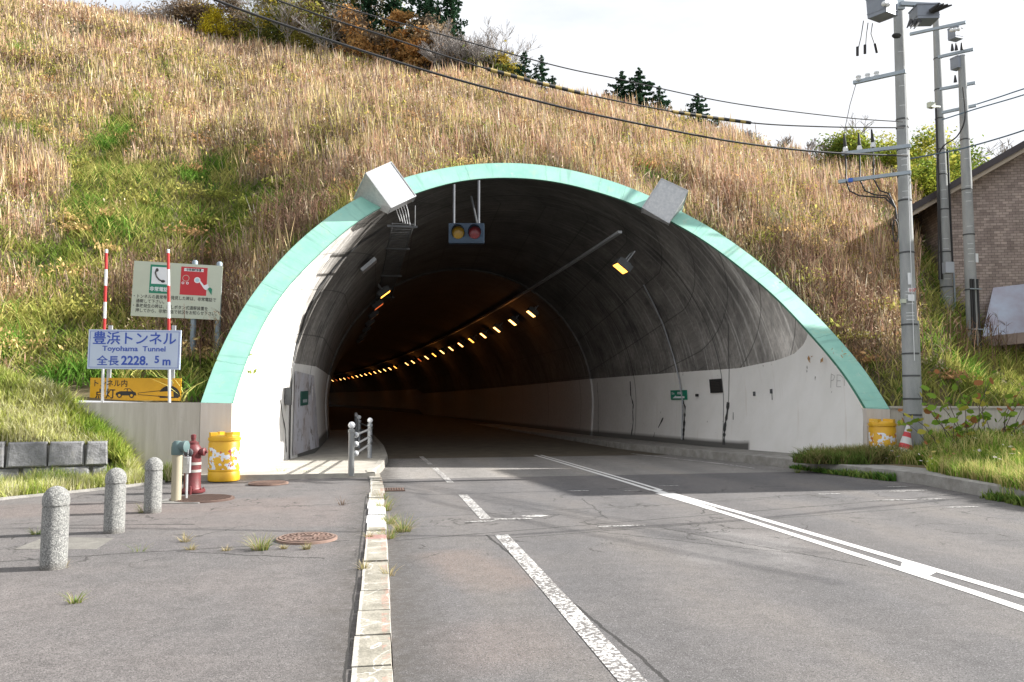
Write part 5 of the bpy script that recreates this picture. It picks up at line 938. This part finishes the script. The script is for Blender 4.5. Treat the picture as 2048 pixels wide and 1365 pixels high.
# ------------------------------------------------------------------ utility poles and wires
def vtube(mb, px, py0, py1, d, r0, r1=None, n=12):
    a = W(px, (py0+py1)/2, d); 
def zat(py, xy):   # height on a vertical line that appears at image row py
    lo, hi = -1., 30.
    for _ in range(40):
        m = (lo+hi)/2
        if proj(np.array([xy[0], xy[1], m]))[1] > py: lo = m
        else: hi = m
    return lo
M_TRANS = mat('transformer_grey', (.26,.29,.34), .5, .2, var=.2); M_ARM = mat('crossarm_steel', (.36,.42,.47), .5, .3, var=.15); M_CER = mat('porcelain', (.75,.77,.78), .35); M_STRAP = mat('strap_white', (.7,.72,.74), .5)
def pole(name, label, bpx, bpy, d, tops, rs_, cat='utility pole', bands=(), straps=()):
    p = W(bpx, bpy, d); p[2] = .15; rt = thing(name, label, cat, p, 'concrete utility poles'); zs = [.0]+[z for z in tops]; b = MB(); b.tube([(p[0], p[1], z) for z in zs], rs_, 20); part('shaft', b, M_POLEC, rt, True)
    for py in bands: z = zat(py, p); r = np.interp(z, zs, rs_)+.012; q = MB(); q.lathe((p[0], p[1], z), [(r-.01,-.02),(r,-.015),(r,.015),(r-.01,.02)], 16); part('band', q, M_DSTEEL, rt)
    for py in straps: z = zat(py, p); r = np.interp(z, zs, rs_)+.003; q = MB(); q.grid([[(p[0]+r*math.cos(a), p[1]+r*math.sin(a), z+dz) for a in np.linspace(R(215), R(275), 6)] for dz in (0, .012)]); part('strap', q, M_STRAP, rt)
    return rt, p
p1, q1 = pole('utility_pole', 'tall concrete utility pole with striped cone at its foot, nearest of the three', 1827, 890, 17.5, (2, 6.3, 9.7, 11.5), (.19, .175, .135, .108, .095), bands=(830, 798, 752, 708, 650, 506, 402, 352, 300, 256, 240, 148), straps=(312, 322, 334, 352, 386, 398, 585, 592, 600, 610, 628, 634, 641, 108, 176, 215))
def arm(rt, pts, w_=.075, label=None): b = MB(); b.bar(pts[0], pts[1], w_, w_); return part('crossarm', b, M_ARM, rt)
def at1(px, py, dd=17.5): return W(px, py, dd)
arm(p1, (at1(1707,166,18.1), at1(1812,143,17.35))); arm(p1, (at1(1684,308,18.05), at1(1822,292,17.3))); arm(p1, (at1(1677,364,18.05), at1(1822,345,17.3)))
arm(p1, (at1(1800,8,17.3), at1(1880,12,17.5)), .08)
for (x, y) in ((1717,157),(1735,153),(1753,149)): q = MB(); q.lathe(at1(x, y, 18.0), [(.05,-.06),(.06,-.03),(.04,0),(.06,.03),(.05,.06)], 10); part('insulator', q, M_CER, p1, True)
for i, (x, y, xt_, yt_) in enumerate(((1691,300,1688,268),(1719,297,1717,266),(1746,291,1743,259))):
    a_, t_ = at1(x, y, 18.), at1(xt_, yt_, 18.); q = MB(); q.tube([a_+np.array([0,0,-.05]), a_, a_+(t_-a_)*.2], [.055, .06, .035], 10); ins = part('insulator', q, M_CER, p1, True); q = MB(); q.tube([a_+(t_-a_)*.18, t_], [.042, .018], 8); part('cable_terminal', q, M_BLACK, p1, True)
    low_ = at1(x+1, 362-2*i, 17.95); q = MB(); q.tube([a_, at1(x+1, 335, 17.95), low_, at1(x+8+3*i, 382, 17.8), at1(x+28+3*i, 392-i*2, 17.7), at1(1770+4*i, 396-4*i, 17.5), at1(1791, 416, 17.35), at1(1794, 440, 17.3)], .018, 6); part('cable', q, M_BLACK, p1, True)
cl_ = MB(); c0 = at1(1791, 462, 17.25); cl_.tube([c0+np.array([.065*math.sin(t), 0, .24*math.cos(t)]) for t in np.linspace(0, 2*math.pi, 24)], .014, 5, False); part('cable_coil', cl_, M_BLACK, p1)
for (x, y, c_) in ((1701,361,(.05,.15,.6)), (1754,354,(.6,.04,.04)), (1727,358,(.8,.8,.8))): q = MB(); a_ = at1(x, y, 17.85); q.box(a_, (.085,.09,.085), rz=R(-25)); part('tag', q, mat('tag_paint', c_, .5), p1)
# transformers at the pole head
def tank2(rt, c, size, rz, tilt=0., name='transformer'):
    q = MB(); M = Matrix.Rotation(rz, 3, 'Z')@Matrix.Rotation(tilt, 3, 'Y'); q.box(c, size, M=M); x, y, z = size; q.box(Vector(c)+M@Vector((0,0,z*.42)), (x*1.06, y*1.06, z*.07), M=M); q.box(Vector(c)+M@Vector((0,0,-z*.3)), (x*1.03, y*1.03, z*.05), M=M); return part(name, q, M_TRANS, rt)
tank2(p1, at1(1764, 14, 17.3), (.50,.42,.46), R(28), R(-6)); tank2(p1, at1(1848, 30, 17.4), (.46,.40,.34), R(-12))
q = MB(); q.bar(at1(1790, 6, 17.4), at1(1806, 6, 17.45), .08, .3); part('mount', q, M_ARM, p1)
for k in range(4): a_ = at1(1860+k*3, 24-k*1, 17.15); t_ = at1(1880+k*8, 6+k*1.5, 17.0); q = MB(); q.tube([a_, a_+(t_-a_)*.25, t_], [.055, .05, .015], 8); part('bushing', q, M_BLACK, p1, True)
for k in range(3): a_ = at1(1822+k*9, 42, 17.15); t_ = at1(1814+k*7, 56+k, 17.0); q = MB(); q.tube([a_, t_], [.045, .012], 8); part('bushing', q, M_BLACK, p1, True)
for k in range(2): q = MB(); q.ball(at1(1768+k*8, 8+k*1.5, 16.95), .055, 10); part('bushing', q, M_CER, p1, True)
for (x0, y0, x1, y1, x2, y2) in ((1727,42,1722,75,1716,100),(1736,46,1733,70,1731,96),(1745,47,1742,68,1751,94)):
    q = MB(); q.tube([at1(x0,y0), at1(x1,y1), at1(x2,y2)], .010, 5); part('cable', q, M_BLACK, p1); a_ = at1(x2-1, y2-6); q = MB(); q.tube([a_, at1(x2-1 if x2 < 1750 else x2+3, y2+12)], .030, 7); part('fuse', q, M_BLACK, p1)
q = MB(); q.ball(at1(1793, 72, 17.2), .07, 8, (1.6,1,.8)); part('clamp', q, M_BLACK, p1)
q = MB(); q.tube([at1(1712,168,18), at1(1700,210,18), at1(1689,262,18)], .008, 4); part('cable', q, M_CABLE, p1)
q = MB(); q.tube([(q1[0]-.05, q1[1]-.2, z) for z in (2.4, 6, 9)], .008, 4); part('earth_wire', q, M_STRAP, p1)
q = MB(); q.tube([(q1[0]+.23, q1[1]+.05, z) for z in (.1, 3.3)], .045, 8); part('conduit', q, M_POLEC, p1, True)
Fp = Face((q1[0]-.14, q1[1]-.185, zat(575, q1)), (q1[0]+.01, q1[1]-.185, zat(575, q1)), (q1[0]-.14, q1[1]-.185, zat(571, q1)+.15))
for (py, hh_, ww_) in ((560, .26, .06), (598, .14, .13)): q = MB(); z = zat(py, q1); q.box((q1[0]-.08+(.03 if ww_ > .1 else 0), q1[1]-.165, z), (ww_, .02, hh_), rz=R(-12)); part('plate', q, M_PLAIN, p1)
z = zat(583, q1); q = MB(); q.box((q1[0]-.05, q1[1]-.168, z), (.13,.012,.10), rz=R(-12)); pn = part('plate', q, M_PLAIN, p1)
text('107', Matrix.Translation((q1[0]-.105, q1[1]-.166+.0, z-.035))@Matrix.Rotation(R(-12), 4, 'Z')@Matrix.Rotation(R(90), 4, 'X'), .10, M_RED, pn, 0, 0, .002, lift=.012)
q = MB(); q.box((q1[0]-.20, q1[1]-.1, zat(604, q1)), (.10,.08,.09)); part('box', q, M_CREAM, p1)

p2, q2 = pole('utility_pole', 'concrete utility pole with a grey meter box, middle of the three', 1900, 770, 24, (3, 8, 13.35), (.21, .19, .15, .09), bands=(700, 640, 575, 505, 420, 350, 300, 238, 180, 118), straps=(330, 345, 383, 400, 437, 480, 500, 560, 595))
arm(p2, (W(1820,69,24.5), W(1932,45,23.5)), .08); arm(p2, (W(1876,115,24.2), W(1947,99,23.6)), .08); arm(p2, (W(1880,179,24.2), W(1951,166,23.6)), .08); arm(p2, (W(1884,226,24.2), W(1953,211,23.6)), .08)
tank2(p2, W(1911, 68, 23.7), (.32,.26,.36), .2, name='switch_box'); tank2(p2, W(1914, 127, 23.7), (.24,.26,.36), .2, name='switch_box')
for (x, y) in ((1903,61),(1910,60),(1917,59)): q = MB(); q.ball(W(x, y, 23.4), .06, 8); part('bushing', q, M_CER, p2, True)
for (x, y) in ((1904,92),(1912,91),(1923,90),(1910,155),(1923,154)): q = MB(); q.tube([W(x, y-4, 23.6), W(x+.6, y+10, 23.6)], [.02, .05], 7); part('cable_terminal', q, M_BLACK, p2)
for (x0, y0, x1, y1, nm_) in ((1888, 525, 1905, 547, 'junction_box'), (1890, 649, 1917, 693, 'meter_box')):
    a_ = W((x0+x1)/2, (y0+y1)/2, 23.65); q = MB(); q.box(a_, ((x1-x0)*.0148, .2, (y1-y0)*.0148), rz=-YAW); o = part(nm_, q, mat('box_grey', (.42,.45,.5), .5, var=.08), p2)
    if nm_ == 'meter_box': q = MB(); q.box(W(1906, 663, 23.5), (.13,.03,.17), rz=-YAW); part('window', q, M_INK, o)
q = MB(); q.box(W(1862, 211, 23.6), (.2,.14,.16), rz=.3); q.bar(W(1866, 213, 23.6), W(1880, 214, 23.9), .04, .04); part('floodlight', q, M_CREAM, p2)
for (dx, y0, y1) in ((.18, 300, 540), (.23, 545, 745), (-.2, 220, 560)): z0, z1 = zat(y1, q2), zat(y0, q2); q = MB(); q.tube([(q2[0]+dx, q2[1]-.08, z0), (q2[0]+dx*.9, q2[1]-.08, z1)], .03, 6); part('conduit', q, M_BLACK if dx != .23 else M_ARM, p2)
p3, q3 = pole('utility_pole', 'shorter concrete pole with black conduits up its lower half, in front of the brick house', 1949, 750, 23, (3, 8, zat(112, W(1949,750,23))), (.18, .165, .14, .10), bands=(660, 580, 470, 380, 280), straps=(375, 388, 405, 455, 490, 500, 510, 525, 200, 320))
for dx in (-.13, -.05, .10): q = MB(); q.tube([(q3[0]+dx, q3[1]-.16, .2), (q3[0]+dx*.9, q3[1]-.15, zat(560, q3))], .035, 6); part('conduit', q, M_BLACK, p3)
for y in (580, 660): z = zat(y, q3); q = MB(); q.bar((q3[0]-.2, q3[1]-.2, z), (q3[0]+.17, q3[1]-.2, z), .03, .03); part('clamp_bar', q, M_ARM, p3)
q = MB(); q.tube([(q3[0]+.12, q3[1]-.05, zat(555, q3)), (q3[0]+.1, q3[1]-.05, zat(330, q3))], .014, 5); part('cable', q, M_BLACK, p3)
q = MB(); q.box((q3[0]+.1, q3[1]-.16, zat(518, q3)), (.08,.02,.26)); part('plate', q, M_PLAIN, p3)
def wire(name, pts, r, m_, label, cat='power cable', grp='overhead cables', n=10):
    q = MB(); P = [W(*a) for a in pts]; Q = []
    for k in range(len(P)-1):     # smooth curve through the points
        a, b, c, d = P[max(k-1, 0)], P[k], P[k+1], P[min(k+2, len(P)-1)]
        for t in np.linspace(0, 1, n, endpoint=False): Q.append(.5*((2*b)+(c-a)*t+(2*a-5*b+4*c-d)*t*t+(3*b-a-3*c+d)*t**3))
    Q.append(P[-1]); q.tube(Q, r, 6); return solo(name, q, m_, label, cat, grp)
wire('power_cable', [(1815,312,17.4),(1649,305,16.8),(1461,283,16.1),(1239,240,15.2),(1100,209,14.7),(856,143,13.8),(600,61,12.9),(430,0,12.3),(100,-130,11.3),(-300,-300,10.3)], .020, M_CABLE, 'lowest and thickest dark cable crossing the hillside to the nearest pole')
wire('power_cable', [(1808,256,17.4),(1650,254,16.9),(1501,246,16.3),(1345,223.5,15.7),(1167,188,15),(973.5,138,14.2),(771,73,13.5),(600,17,12.9),(300,-95,12),(-200,-290,10.8)], .014, M_CABLE, 'middle dark cable over the hillside, carrying two yellow and black striped sleeves')
wire('power_cable', [(1805,244,17.4),(1684,235,17),(1461,206,16.1),(1239,159,15.3),(1100,129,14.7),(820,52,13.7),(637,0,13),(300,-110,12),(-200,-300,10.8)], .011, M_CABLE, 'uppermost thin dark cable crossing the sky to the nearest pole')
def sleeve(pts, label):
    P = [W(*a) for a in pts]; d = P[-1]-P[0]; d = d/np.linalg.norm(d)
    n_ = NB('sleeve_bands', .5); v = n_.m2('DIVIDE', n_.X, .26*abs(d[0])); k = n_.m2('LESS_THAN', n_.m2('FRACT', n_.m2('ADD', v, 500.0)), .5); q = MB(); q.tube(P, .034, 10); return solo('cable_sleeve', q, n_.done(n_.mix(k, (.36,.27,.08), (.02,.02,.02))), label, 'cable sleeve', 'striped sleeves on the middle cable', True)
sleeve([(975,138.5,14.2),(1070,164.5,14.6),(1168,188.3,15)], 'yellow and black striped sleeve on the middle cable, the nearer and thicker one'); sleeve([(1345,223.8,15.7),(1425,236,16),(1501,246,16.3)], 'yellow and black striped sleeve on the middle cable, the one close to the poles')
wire('power_cable', [(1953,209,23.2),(2000,194,22.4),(2048,178,21.6),(2200,130,19),(3600,-300,12)], .018, mat('blue_grey_cable', (.10,.17,.24), .5), 'upper cable leaving the third pole over the house roof to the right')
wire('power_cable', [(1884,240,23.8),(1953,218,23),(2048,190,21.6),(2200,140,19),(3600,-260,12)], .018, mat('blue_grey_wire', (.10,.17,.24), .5), 'second cable leaving to the right over the house roof, starting at the middle pole')
wire('power_cable', [(1820,318,17.4),(1900,303,17.2),(1953,290,17),(2048,261,16.5),(2200,205,15),(3600,-200,10)], .016, mat('grey_cable', (.08,.12,.16), .5), 'lowest cable leaving the nearest pole across the poles to the right')
wire('drop_cable', [(1926,175,23.3),(1930,235,23.2),(1915,272,23.3),(1885,295,23.5),(1874,330,23.6),(1876,420,23.6),(1878,560,23.6)], .022, M_BLACK, 'thick black cable looping from the third pole to the middle pole', 'cable')
# street cable whose shadow crosses the road
def src(px, py, h, z=0.): g_ = onz(px, py, z); return g_+np.array(SUN_DIR)*(h/SUN_DIR.z)
for (pts, hs_, r, lab) in (([(2048,985),(1480,1041),(1000,1072),(680,1072),(0,1066)], (8.6,8.2,8,7.9,8.2), .030, 'thick overhead cable right of the camera'), ([(1040,985),(860,990),(740,978)], (9,9,9.1), .022, 'thin overhead cable right of the camera')):
    q = MB(); P = [src(a[0], a[1], h) for a, h in zip(pts, hs_)]; P = [P[0]+(P[0]-P[1])*1.5]+P; q.tube(P, r, 6); solo('street_cable', q, M_CABLE, lab, 'power cable')

# ------------------------------------------------------------------ trees and shrubs
from mathutils.bvhtree import BVHTree
HB = BVHTree.FromPolygons([tuple(v) for v in hb.v], hb.f)
def ground(p):
    h = HB.ray_cast(Vector((p[0], p[1], 80)), Vector((0, 0, -1))); p = np.array(p); p[2] = h[0].z-.05 if h[0] is not None else p[2]; return p
M_BARK = mat('bark', (.14,.11,.09), .9, var=.4, vscale=8, bump=.4); M_BARKP = mat('pale_bark', (.36,.33,.31), .9, var=.4, vscale=6)
def conifer(px, py, d, h, r, label, col=(.025,.055,.03), grp='dark conifers on the ridge', n=2600, lean=0.):
    p = ground(W(px, py, d)); rt = thing('conifer_tree', label, 'tree', p, grp); q = MB(); q.tube([p+np.array([0,0,-1]), p+np.array([lean*.5,0,h*.5]), p+np.array([lean,0,h])], [.05*h*.5, .03*h*.5, .01], 7); part('trunk', q, M_BARK, rt, True)
    nb_ = int(34+h*11); C_ = []
    for k in range(nb_):
        t = (k+rng.random())/nb_; zz = h*(.01+.98*t); L_ = r*1.25*(1-t)**.8*(.4+.85*rng.random())+.05; a = k*2.399+rng.random()*.5; m = max(8, int(n/nb_*(L_/r)*2.2)); s_ = rng.random(m)**.75; w__ = (rng.random(m)-.5)*.5*s_*(1.2-s_)*L_*1.2
        ca, sa = math.cos(a), math.sin(a); C_.append(np.stack([p[0]+lean*t+ca*s_*L_-sa*w__, p[1]+sa*s_*L_+ca*w__, p[2]+zz-.22*L_*s_**1.3+.16*L_*s_**3+(rng.random(m)-.5)*.09*h*.5], 1))
    C_ = np.concatenate(C_); col_ = np.array(col)[None]*(.7+.9*rng.random((len(C_), 1))); v, f, c = leaf_cloud(C_, np.full(len(C_), .032*h**.6+.022), col_, .5); np_mesh('crown', v, f, c, M_LEAF, rt, tuple(p)); return rt
def branches(p, h, spread, depth=5, seed=0, r0=.06, up=.5, nk=3):
    rr = random.Random(seed); q = MB(); tips = []
    def grow(a, d, L_, r, k):
        pts = [a]; dd = d.copy()
        for i in range(3): dd = (dd+Vector((rr.uniform(-1,1), rr.uniform(-1,1), rr.uniform(-.6,1)*up))*.22).normalized(); pts.append(pts[-1]+dd*L_/3)
        q.tube(pts, [r, r*.85, r*.7, max(r*.6, .010)], 3 if k > 1 else 6, False); 
        if k >= depth: tips.append(pts[-1]); return
        for i in range(nk if k else nk+1):
            nd = (dd+Vector((rr.uniform(-1,1), rr.uniform(-1,1), rr.uniform(-.2,1)*up))*spread).normalized(); grow(pts[rr.choice((1,2,3)) if i else 3], nd, L_*rr.uniform(.6,.85), max(r*.6, .012), k+1)
        tips.append(pts[2])
    grow(Vector(p), Vector((0,0,1)), h*.34, r0, 0); return q, tips
def bare(px, py, d, h, label, seed, spread=.8, m_=None, grp='bare trees on the ridge', r0=.05, depth=5):
    p = ground(W(px, py, d)); rt = thing('bare_tree', label, 'tree', p, grp); q, tips = branches(p-np.array([0,0,.4]), h, spread, depth, seed, r0); part('branches', q, m_ or M_BARKP, rt); return rt
def leafy(px, py, d, h, r, label, cols, seed, n=2600, name='autumn_tree', cat='tree', grp='autumn trees on the ridge', spread=.8, leaf=.09, layered=0, squash=.7):
    p = ground(W(px, py, d)); rt = thing(name, label, cat, p, grp); q, tips = branches(p-np.array([0,0,.3]), h*.9, spread, 3, seed, .03*h*.5+.02); part('trunk', q, M_BARK, rt); rr = np.random.default_rng(seed); C_ = []; K = []
    nc_ = 26
    for k in range(nc_):
        a = rr.random()*6.28; s_ = rr.random()**.5; zz = rr.random(); R_ = r*math.sqrt(max(0, 1-(2*zz*.9-.7)**2))*s_; c0 = np.array([p[0]+R_*math.cos(a), p[1]+R_*math.sin(a), p[2]+h*(.18+.8*zz)]); m = n//nc_; g_ = rr.normal(size=(m, 3))*np.array([r*.24, r*.24, r*.10 if layered else r*.24*squash]); C_.append(c0+g_); K.append(np.array(cols)[rr.integers(0, len(cols))][None]*np.ones((m, 1)))
    C_ = np.concatenate(C_); v, f, c = leaf_cloud(C_, np.full(len(C_), leaf), np.concatenate(K), .6); np_mesh('crown', v, f, c, M_LEAF, rt, tuple(p)); return rt
RX = [(-60,58),(120,57),(330,56),(420,55),(520,54),(620,52),(720,50),(800,49),(880,48),(960,47),(1040,46),(1120,45),(1200,44),(1280,43),(1360,42),(1450,40),(1560,39),(1650,38),(1720,37),(1850,36),(2000,35)]
def rd(px, back=0.): return float(np.interp(px, [q[0] for q in RX], [q[1] for q in RX]))+back
def ht(px, d, top): g_ = ground(W(px, 100, d)); return max(.4, zat(top, g_)-g_[2])
def gp(px, d): return px, 100, d
for (x, top, back, r, lab, n_) in ((735,-60,3.5,1.9,'dark conifer above the orange larch, leftmost of the tall ones',5000), (790,-110,4,2.3,'tall dark conifer cut off by the top of the photo, second of three',6000), (850,-100,3.5,2.4,'dense dark conifer cut off by the top, middle of the tall group',6500), (905,-50,3,1.9,'tall dark conifer at the right edge of the big group, against the sky',5200),
        (1049,103,0,.95,'small dark spruce left of its twin above the striped sleeve',1500), (1084,110,0,1.1,'small pointed spruce behind the striped sleeve, right of its twin',1700), (1108,152,0,.6,'lowest small spruce at the right foot of the twin spruces',900), (1243,142,.3,1.25,'shorter dark spruce, left half of the pair on the skyline',3400), (1281,136,0,1.5,'larger dark spruce, right half of the pair on the skyline',4600), (1318,172,0,.9,'thin dark spruce top right of the skyline pair',1300), (1215,180,0,.7,'low dark spruce bush at the left foot of the skyline pair',900), (1397,188,0,1.2,'single small spruce standing alone on the skyline above the second sleeve',2400)):
    d_ = rd(x, back); conifer(x, 100, d_, ht(x, d_, top), r, lab, n=n_, lean=random.uniform(-.12, .12))
OR = [(.60,.33,.12),(.50,.30,.12),(.42,.26,.10)]; YE = [(.44,.36,.06),(.32,.30,.07),(.48,.38,.08)]; YG = [(.16,.19,.05),(.26,.26,.07),(.12,.14,.05)]; BR = [(.26,.19,.13),(.19,.15,.11),(.32,.24,.15)]
for i_, (x, top, back, r, lab, cols_, n_) in enumerate(((800,18,1.5,1.0,'bright orange larch in front of the tall dark conifers',OR,5000), (845,60,1.2,1.0,'lower orange larch at the right foot of the tall conifers',OR,3500), (700,30,1.5,1.6,'brown and orange tree left of the orange larch',BR+OR[:1],6000), (625,-60,2,1.8,'yellow leaved tree where the cables enter the woods',YE+BR[:1],6500), (545,-80,2,1.9,'olive and yellow tree at the left part of the ridge woods',YG+YE[:1],6500), (455,-80,2,1.8,'mixed brown and gold tree near the top edge, over the yellow bush',BR+YE,6500), (660,-60,3.5,2.2,'olive green tree behind the yellow leaved one, at the top edge',YG,8000), (1005,112,.6,1.0,'yellow and olive tree on the ridge just left of the twin spruces',YE+YG,3500), (955,118,.6,1.1,'olive brown bushy tree below the cables, among the bare trees',YG+BR,4000), (385,-90,2,1.7,'dark brown tree over the left end of the ridge',BR,6000), (745,72,.8,1.2,'low golden brown tree left of the foot of the orange larch',BR+OR,4500),
        (300,-120,4,2.6,'tall dull brown tree at the back left of the ridge woods',BR,8000), (490,-170,5,2.6,'tall olive tree at the back, top left of the cables',YG+BR,9000), (585,-170,5,2.6,'tall dark olive tree at the back behind the yellow leaved tree',YG,9000), (730,-110,5,2.4,'tall brown and green tree at the back, left of the dark conifers',YG+BR,8000), (860,40,2,1.6,'brown tree at the back below the dark conifers',BR,5500), (925,95,1.5,1.3,'brown thicket tree at the back, right of the orange larch',BR+YG[:1],4500), (980,118,1.2,1.2,'brown and olive thicket tree at the back of the bare trees',BR+YG,4500), (205,-110,4,2.6,'dull brown thicket tree at the far left of the ridge',BR,7500), (110,-110,4,2.6,'brown thicket tree over the left part of the reeds',BR,7500), (10,-110,4,2.6,'brown thicket tree at the upper left corner of the photo',BR+YE[:1],7500), (-80,-120,5,2.5,'brown thicket tree just outside the upper left corner',BR,6000))):
    d_ = rd(x, back); leafy(x, 100, d_, ht(x, d_, top), r, lab, cols_, 100+i_, layered=1 if cols_ is OR else 0, n=n_, leaf=.105)
d_ = rd(425, -.3); leafy(425, 72, d_, ht(425, d_, 18), .9, 'bright yellow bush at the left end of the ridge woods', [(.5,.42,.03),(.42,.34,.03)], 10, name='yellow_bush', cat='bush', grp='bushes on the ridge', leaf=.06)
for (x, top, lab, sd_) in ((905,55,'wide grey bare tree right of the orange larch',21), (875,70,'grey bare tree touching the orange larch',22), (935,62,'grey bare tree, third in the row of bare trees',23), (1000,42,'thin bare birch rising above the yellow tree against the sky',24), (1035,50,'slender bare birch nearest the twin spruces',25), (330,-40,'bare tree at the far left of the ridge woods',26), (255,-20,'low dark bare thicket tree over the left reeds',27), (590,-20,'bare tree between the olive and the yellow tree',28), (150,-10,'leftmost bare shrub on the ridge',29), (515,-40,'bare tree left of the olive and yellow tree',30), (675,-10,'bare tree behind the brown and orange tree',31), (970,80,'grey bare tree just left of the thin birch',32)):
    d_ = rd(x, .2); bare(x, 100, d_, ht(x, d_, top)*1.1, lab, sd_, depth=6 if 860 < x < 990 else 5, r0=.045)
for (x, top, lab, sd_) in ((1690,225,'thin bare sapling above the cable terminals',41), (1660,262,'short bare sapling left of the cable terminals',42), (1720,258,'thin bare sapling just left of the nearest pole',43), (1965,258,'pale bare shrub between the third pole and the house roof',44), (1560,258,'low bare twigs on the right skyline',45), (1880,262,'bare twigs above the yellow green bush between the poles',46), (1500,246,'low bare twigs on the skyline under the end of the second sleeve',47), (1620,262,'low bare twigs on the skyline left of the short sapling',48), (1190,185,'bare twigs at the left foot of the skyline spruce pair',49)): d_ = rd(x, -.3); bare(x, 100, d_, ht(x, d_, top), lab, sd_, r0=.018, grp='bare saplings on the right skyline')
LG = [(.30,.34,.05),(.20,.27,.05),(.42,.41,.08),(.14,.20,.04)]
for i, (x, top, back, r, lab) in enumerate(((1690,276,-.5,1.2,'yellow green bush left of the nearest pole on the skyline'), (1765,280,-1,1.3,'yellow green bush right behind the nearest pole'), (1850,276,-2,1.5,'large yellow green bush between the nearest and the middle pole'), (1925,300,-4,1.3,'yellow green bush behind the third pole, touching the house roof'), (1835,330,-5,1.3,'lower yellow green bush in front of the large one between the poles'), (1885,330,-4.5,1.2,'yellow green bush just left of the middle pole'))): d_ = rd(x, back); leafy(x, 100, d_, ht(x, d_, top), r, lab, LG, 50+i, name='broadleaf_bush', cat='bush', grp='yellow green bushes behind the poles', leaf=.075, n=5500)
# leafy brambles in front of the right wing wall
def bramble(px, py, d, h, label, seed, nleaf=36, cols=((.16,.28,.04),(.26,.38,.06),(.20,.32,.05),(.45,.42,.08),(.36,.16,.07))):
    p = W(px, py, d); p[2] = .3; rt = thing('bramble', label, 'shrub', p, 'brambles before the right wing wall'); rr = random.Random(seed); q = MB(); Lf = []
    for k in range(3):
        a = Vector(p)+Vector((rr.uniform(-.1,.1), rr.uniform(-.1,.1), -.1)); d_ = Vector((rr.uniform(-.35,.35), rr.uniform(-.2,.2), 1)).normalized(); pts = [a]
        for i in range(5): d_ = (d_+Vector((rr.uniform(-.3,.3), rr.uniform(-.2,.2), -.05*i))).normalized(); pts.append(pts[-1]+d_*h/5)
        q.tube(pts, [.012,.011,.009,.007,.005,.003], 5, False); 
        for i in range(nleaf//3): t = rr.uniform(.25,1)*5; b_ = pts[int(min(t, 4))]; Lf.append(b_+(pts[min(int(t)+1, 5)]-b_)*(t%1)+Vector((rr.uniform(-.12,.12), rr.uniform(-.12,.12), rr.uniform(-.05,.08))))
    part('stems', q, M_BARK, rt); cen_ = np.array([tuple(v) for v in Lf]); col = np.array(cols)[rng.integers(0, len(cols), len(cen_))]; n = len(cen_); a = rng.random(n)*6.28; u = np.stack([np.cos(a), np.sin(a)*.5, (rng.random(n)-.5)*.6], 1); v = np.stack([-np.sin(a)*.3, np.cos(a), .9*np.ones(n)], 1); v /= np.linalg.norm(v, axis=1)[:, None]; s_ = (.05+.065*rng.random(n))[:, None]
    V = np.stack([cen_-u*s_, cen_-u*s_*.3+v*s_*.8, cen_+u*s_*.6+v*s_*.6, cen_+u*s_*1.1, cen_+u*s_*.5-v*s_*.6, cen_-u*s_*.4-v*s_*.6], 1).reshape(-1, 3); f = np.arange(n*6).reshape(-1, 6); np_mesh('leaves', V, f, np.repeat(col, 6, 0), M_LEAF, rt, tuple(p))
for i, (x, h, lab) in enumerate(((1868,1.2,'reddish bramble nearest the utility pole'), (1895,1.5,'bramble second from the utility pole'), (1922,1.9,'tall thin bramble in front of the middle pole'), (1950,2.1,'tall bramble in front of the third pole with yellow leaves'), (1978,1.9,'tall bramble just right of the third pole'), (2005,1.6,'leafy bramble under the house awning'), (2035,1.5,'bramble at the right edge of the photo'))): bramble(x, 880, 16.6 if x > 1800 else 16.9, h, lab, 70+i)
b = MB(); a_ = W(1688, 690, 20.5); b.box(a_, (.14,.04,.46), rz=R(-20)); so_ = solo('marker_post', b, band_mat('marker_bands', 'Z', .26, (.02,.02,.02), (.6,.48,.02), .5, slant=.8), 'small black and yellow striped marker behind the right side of the rim', 'marker')
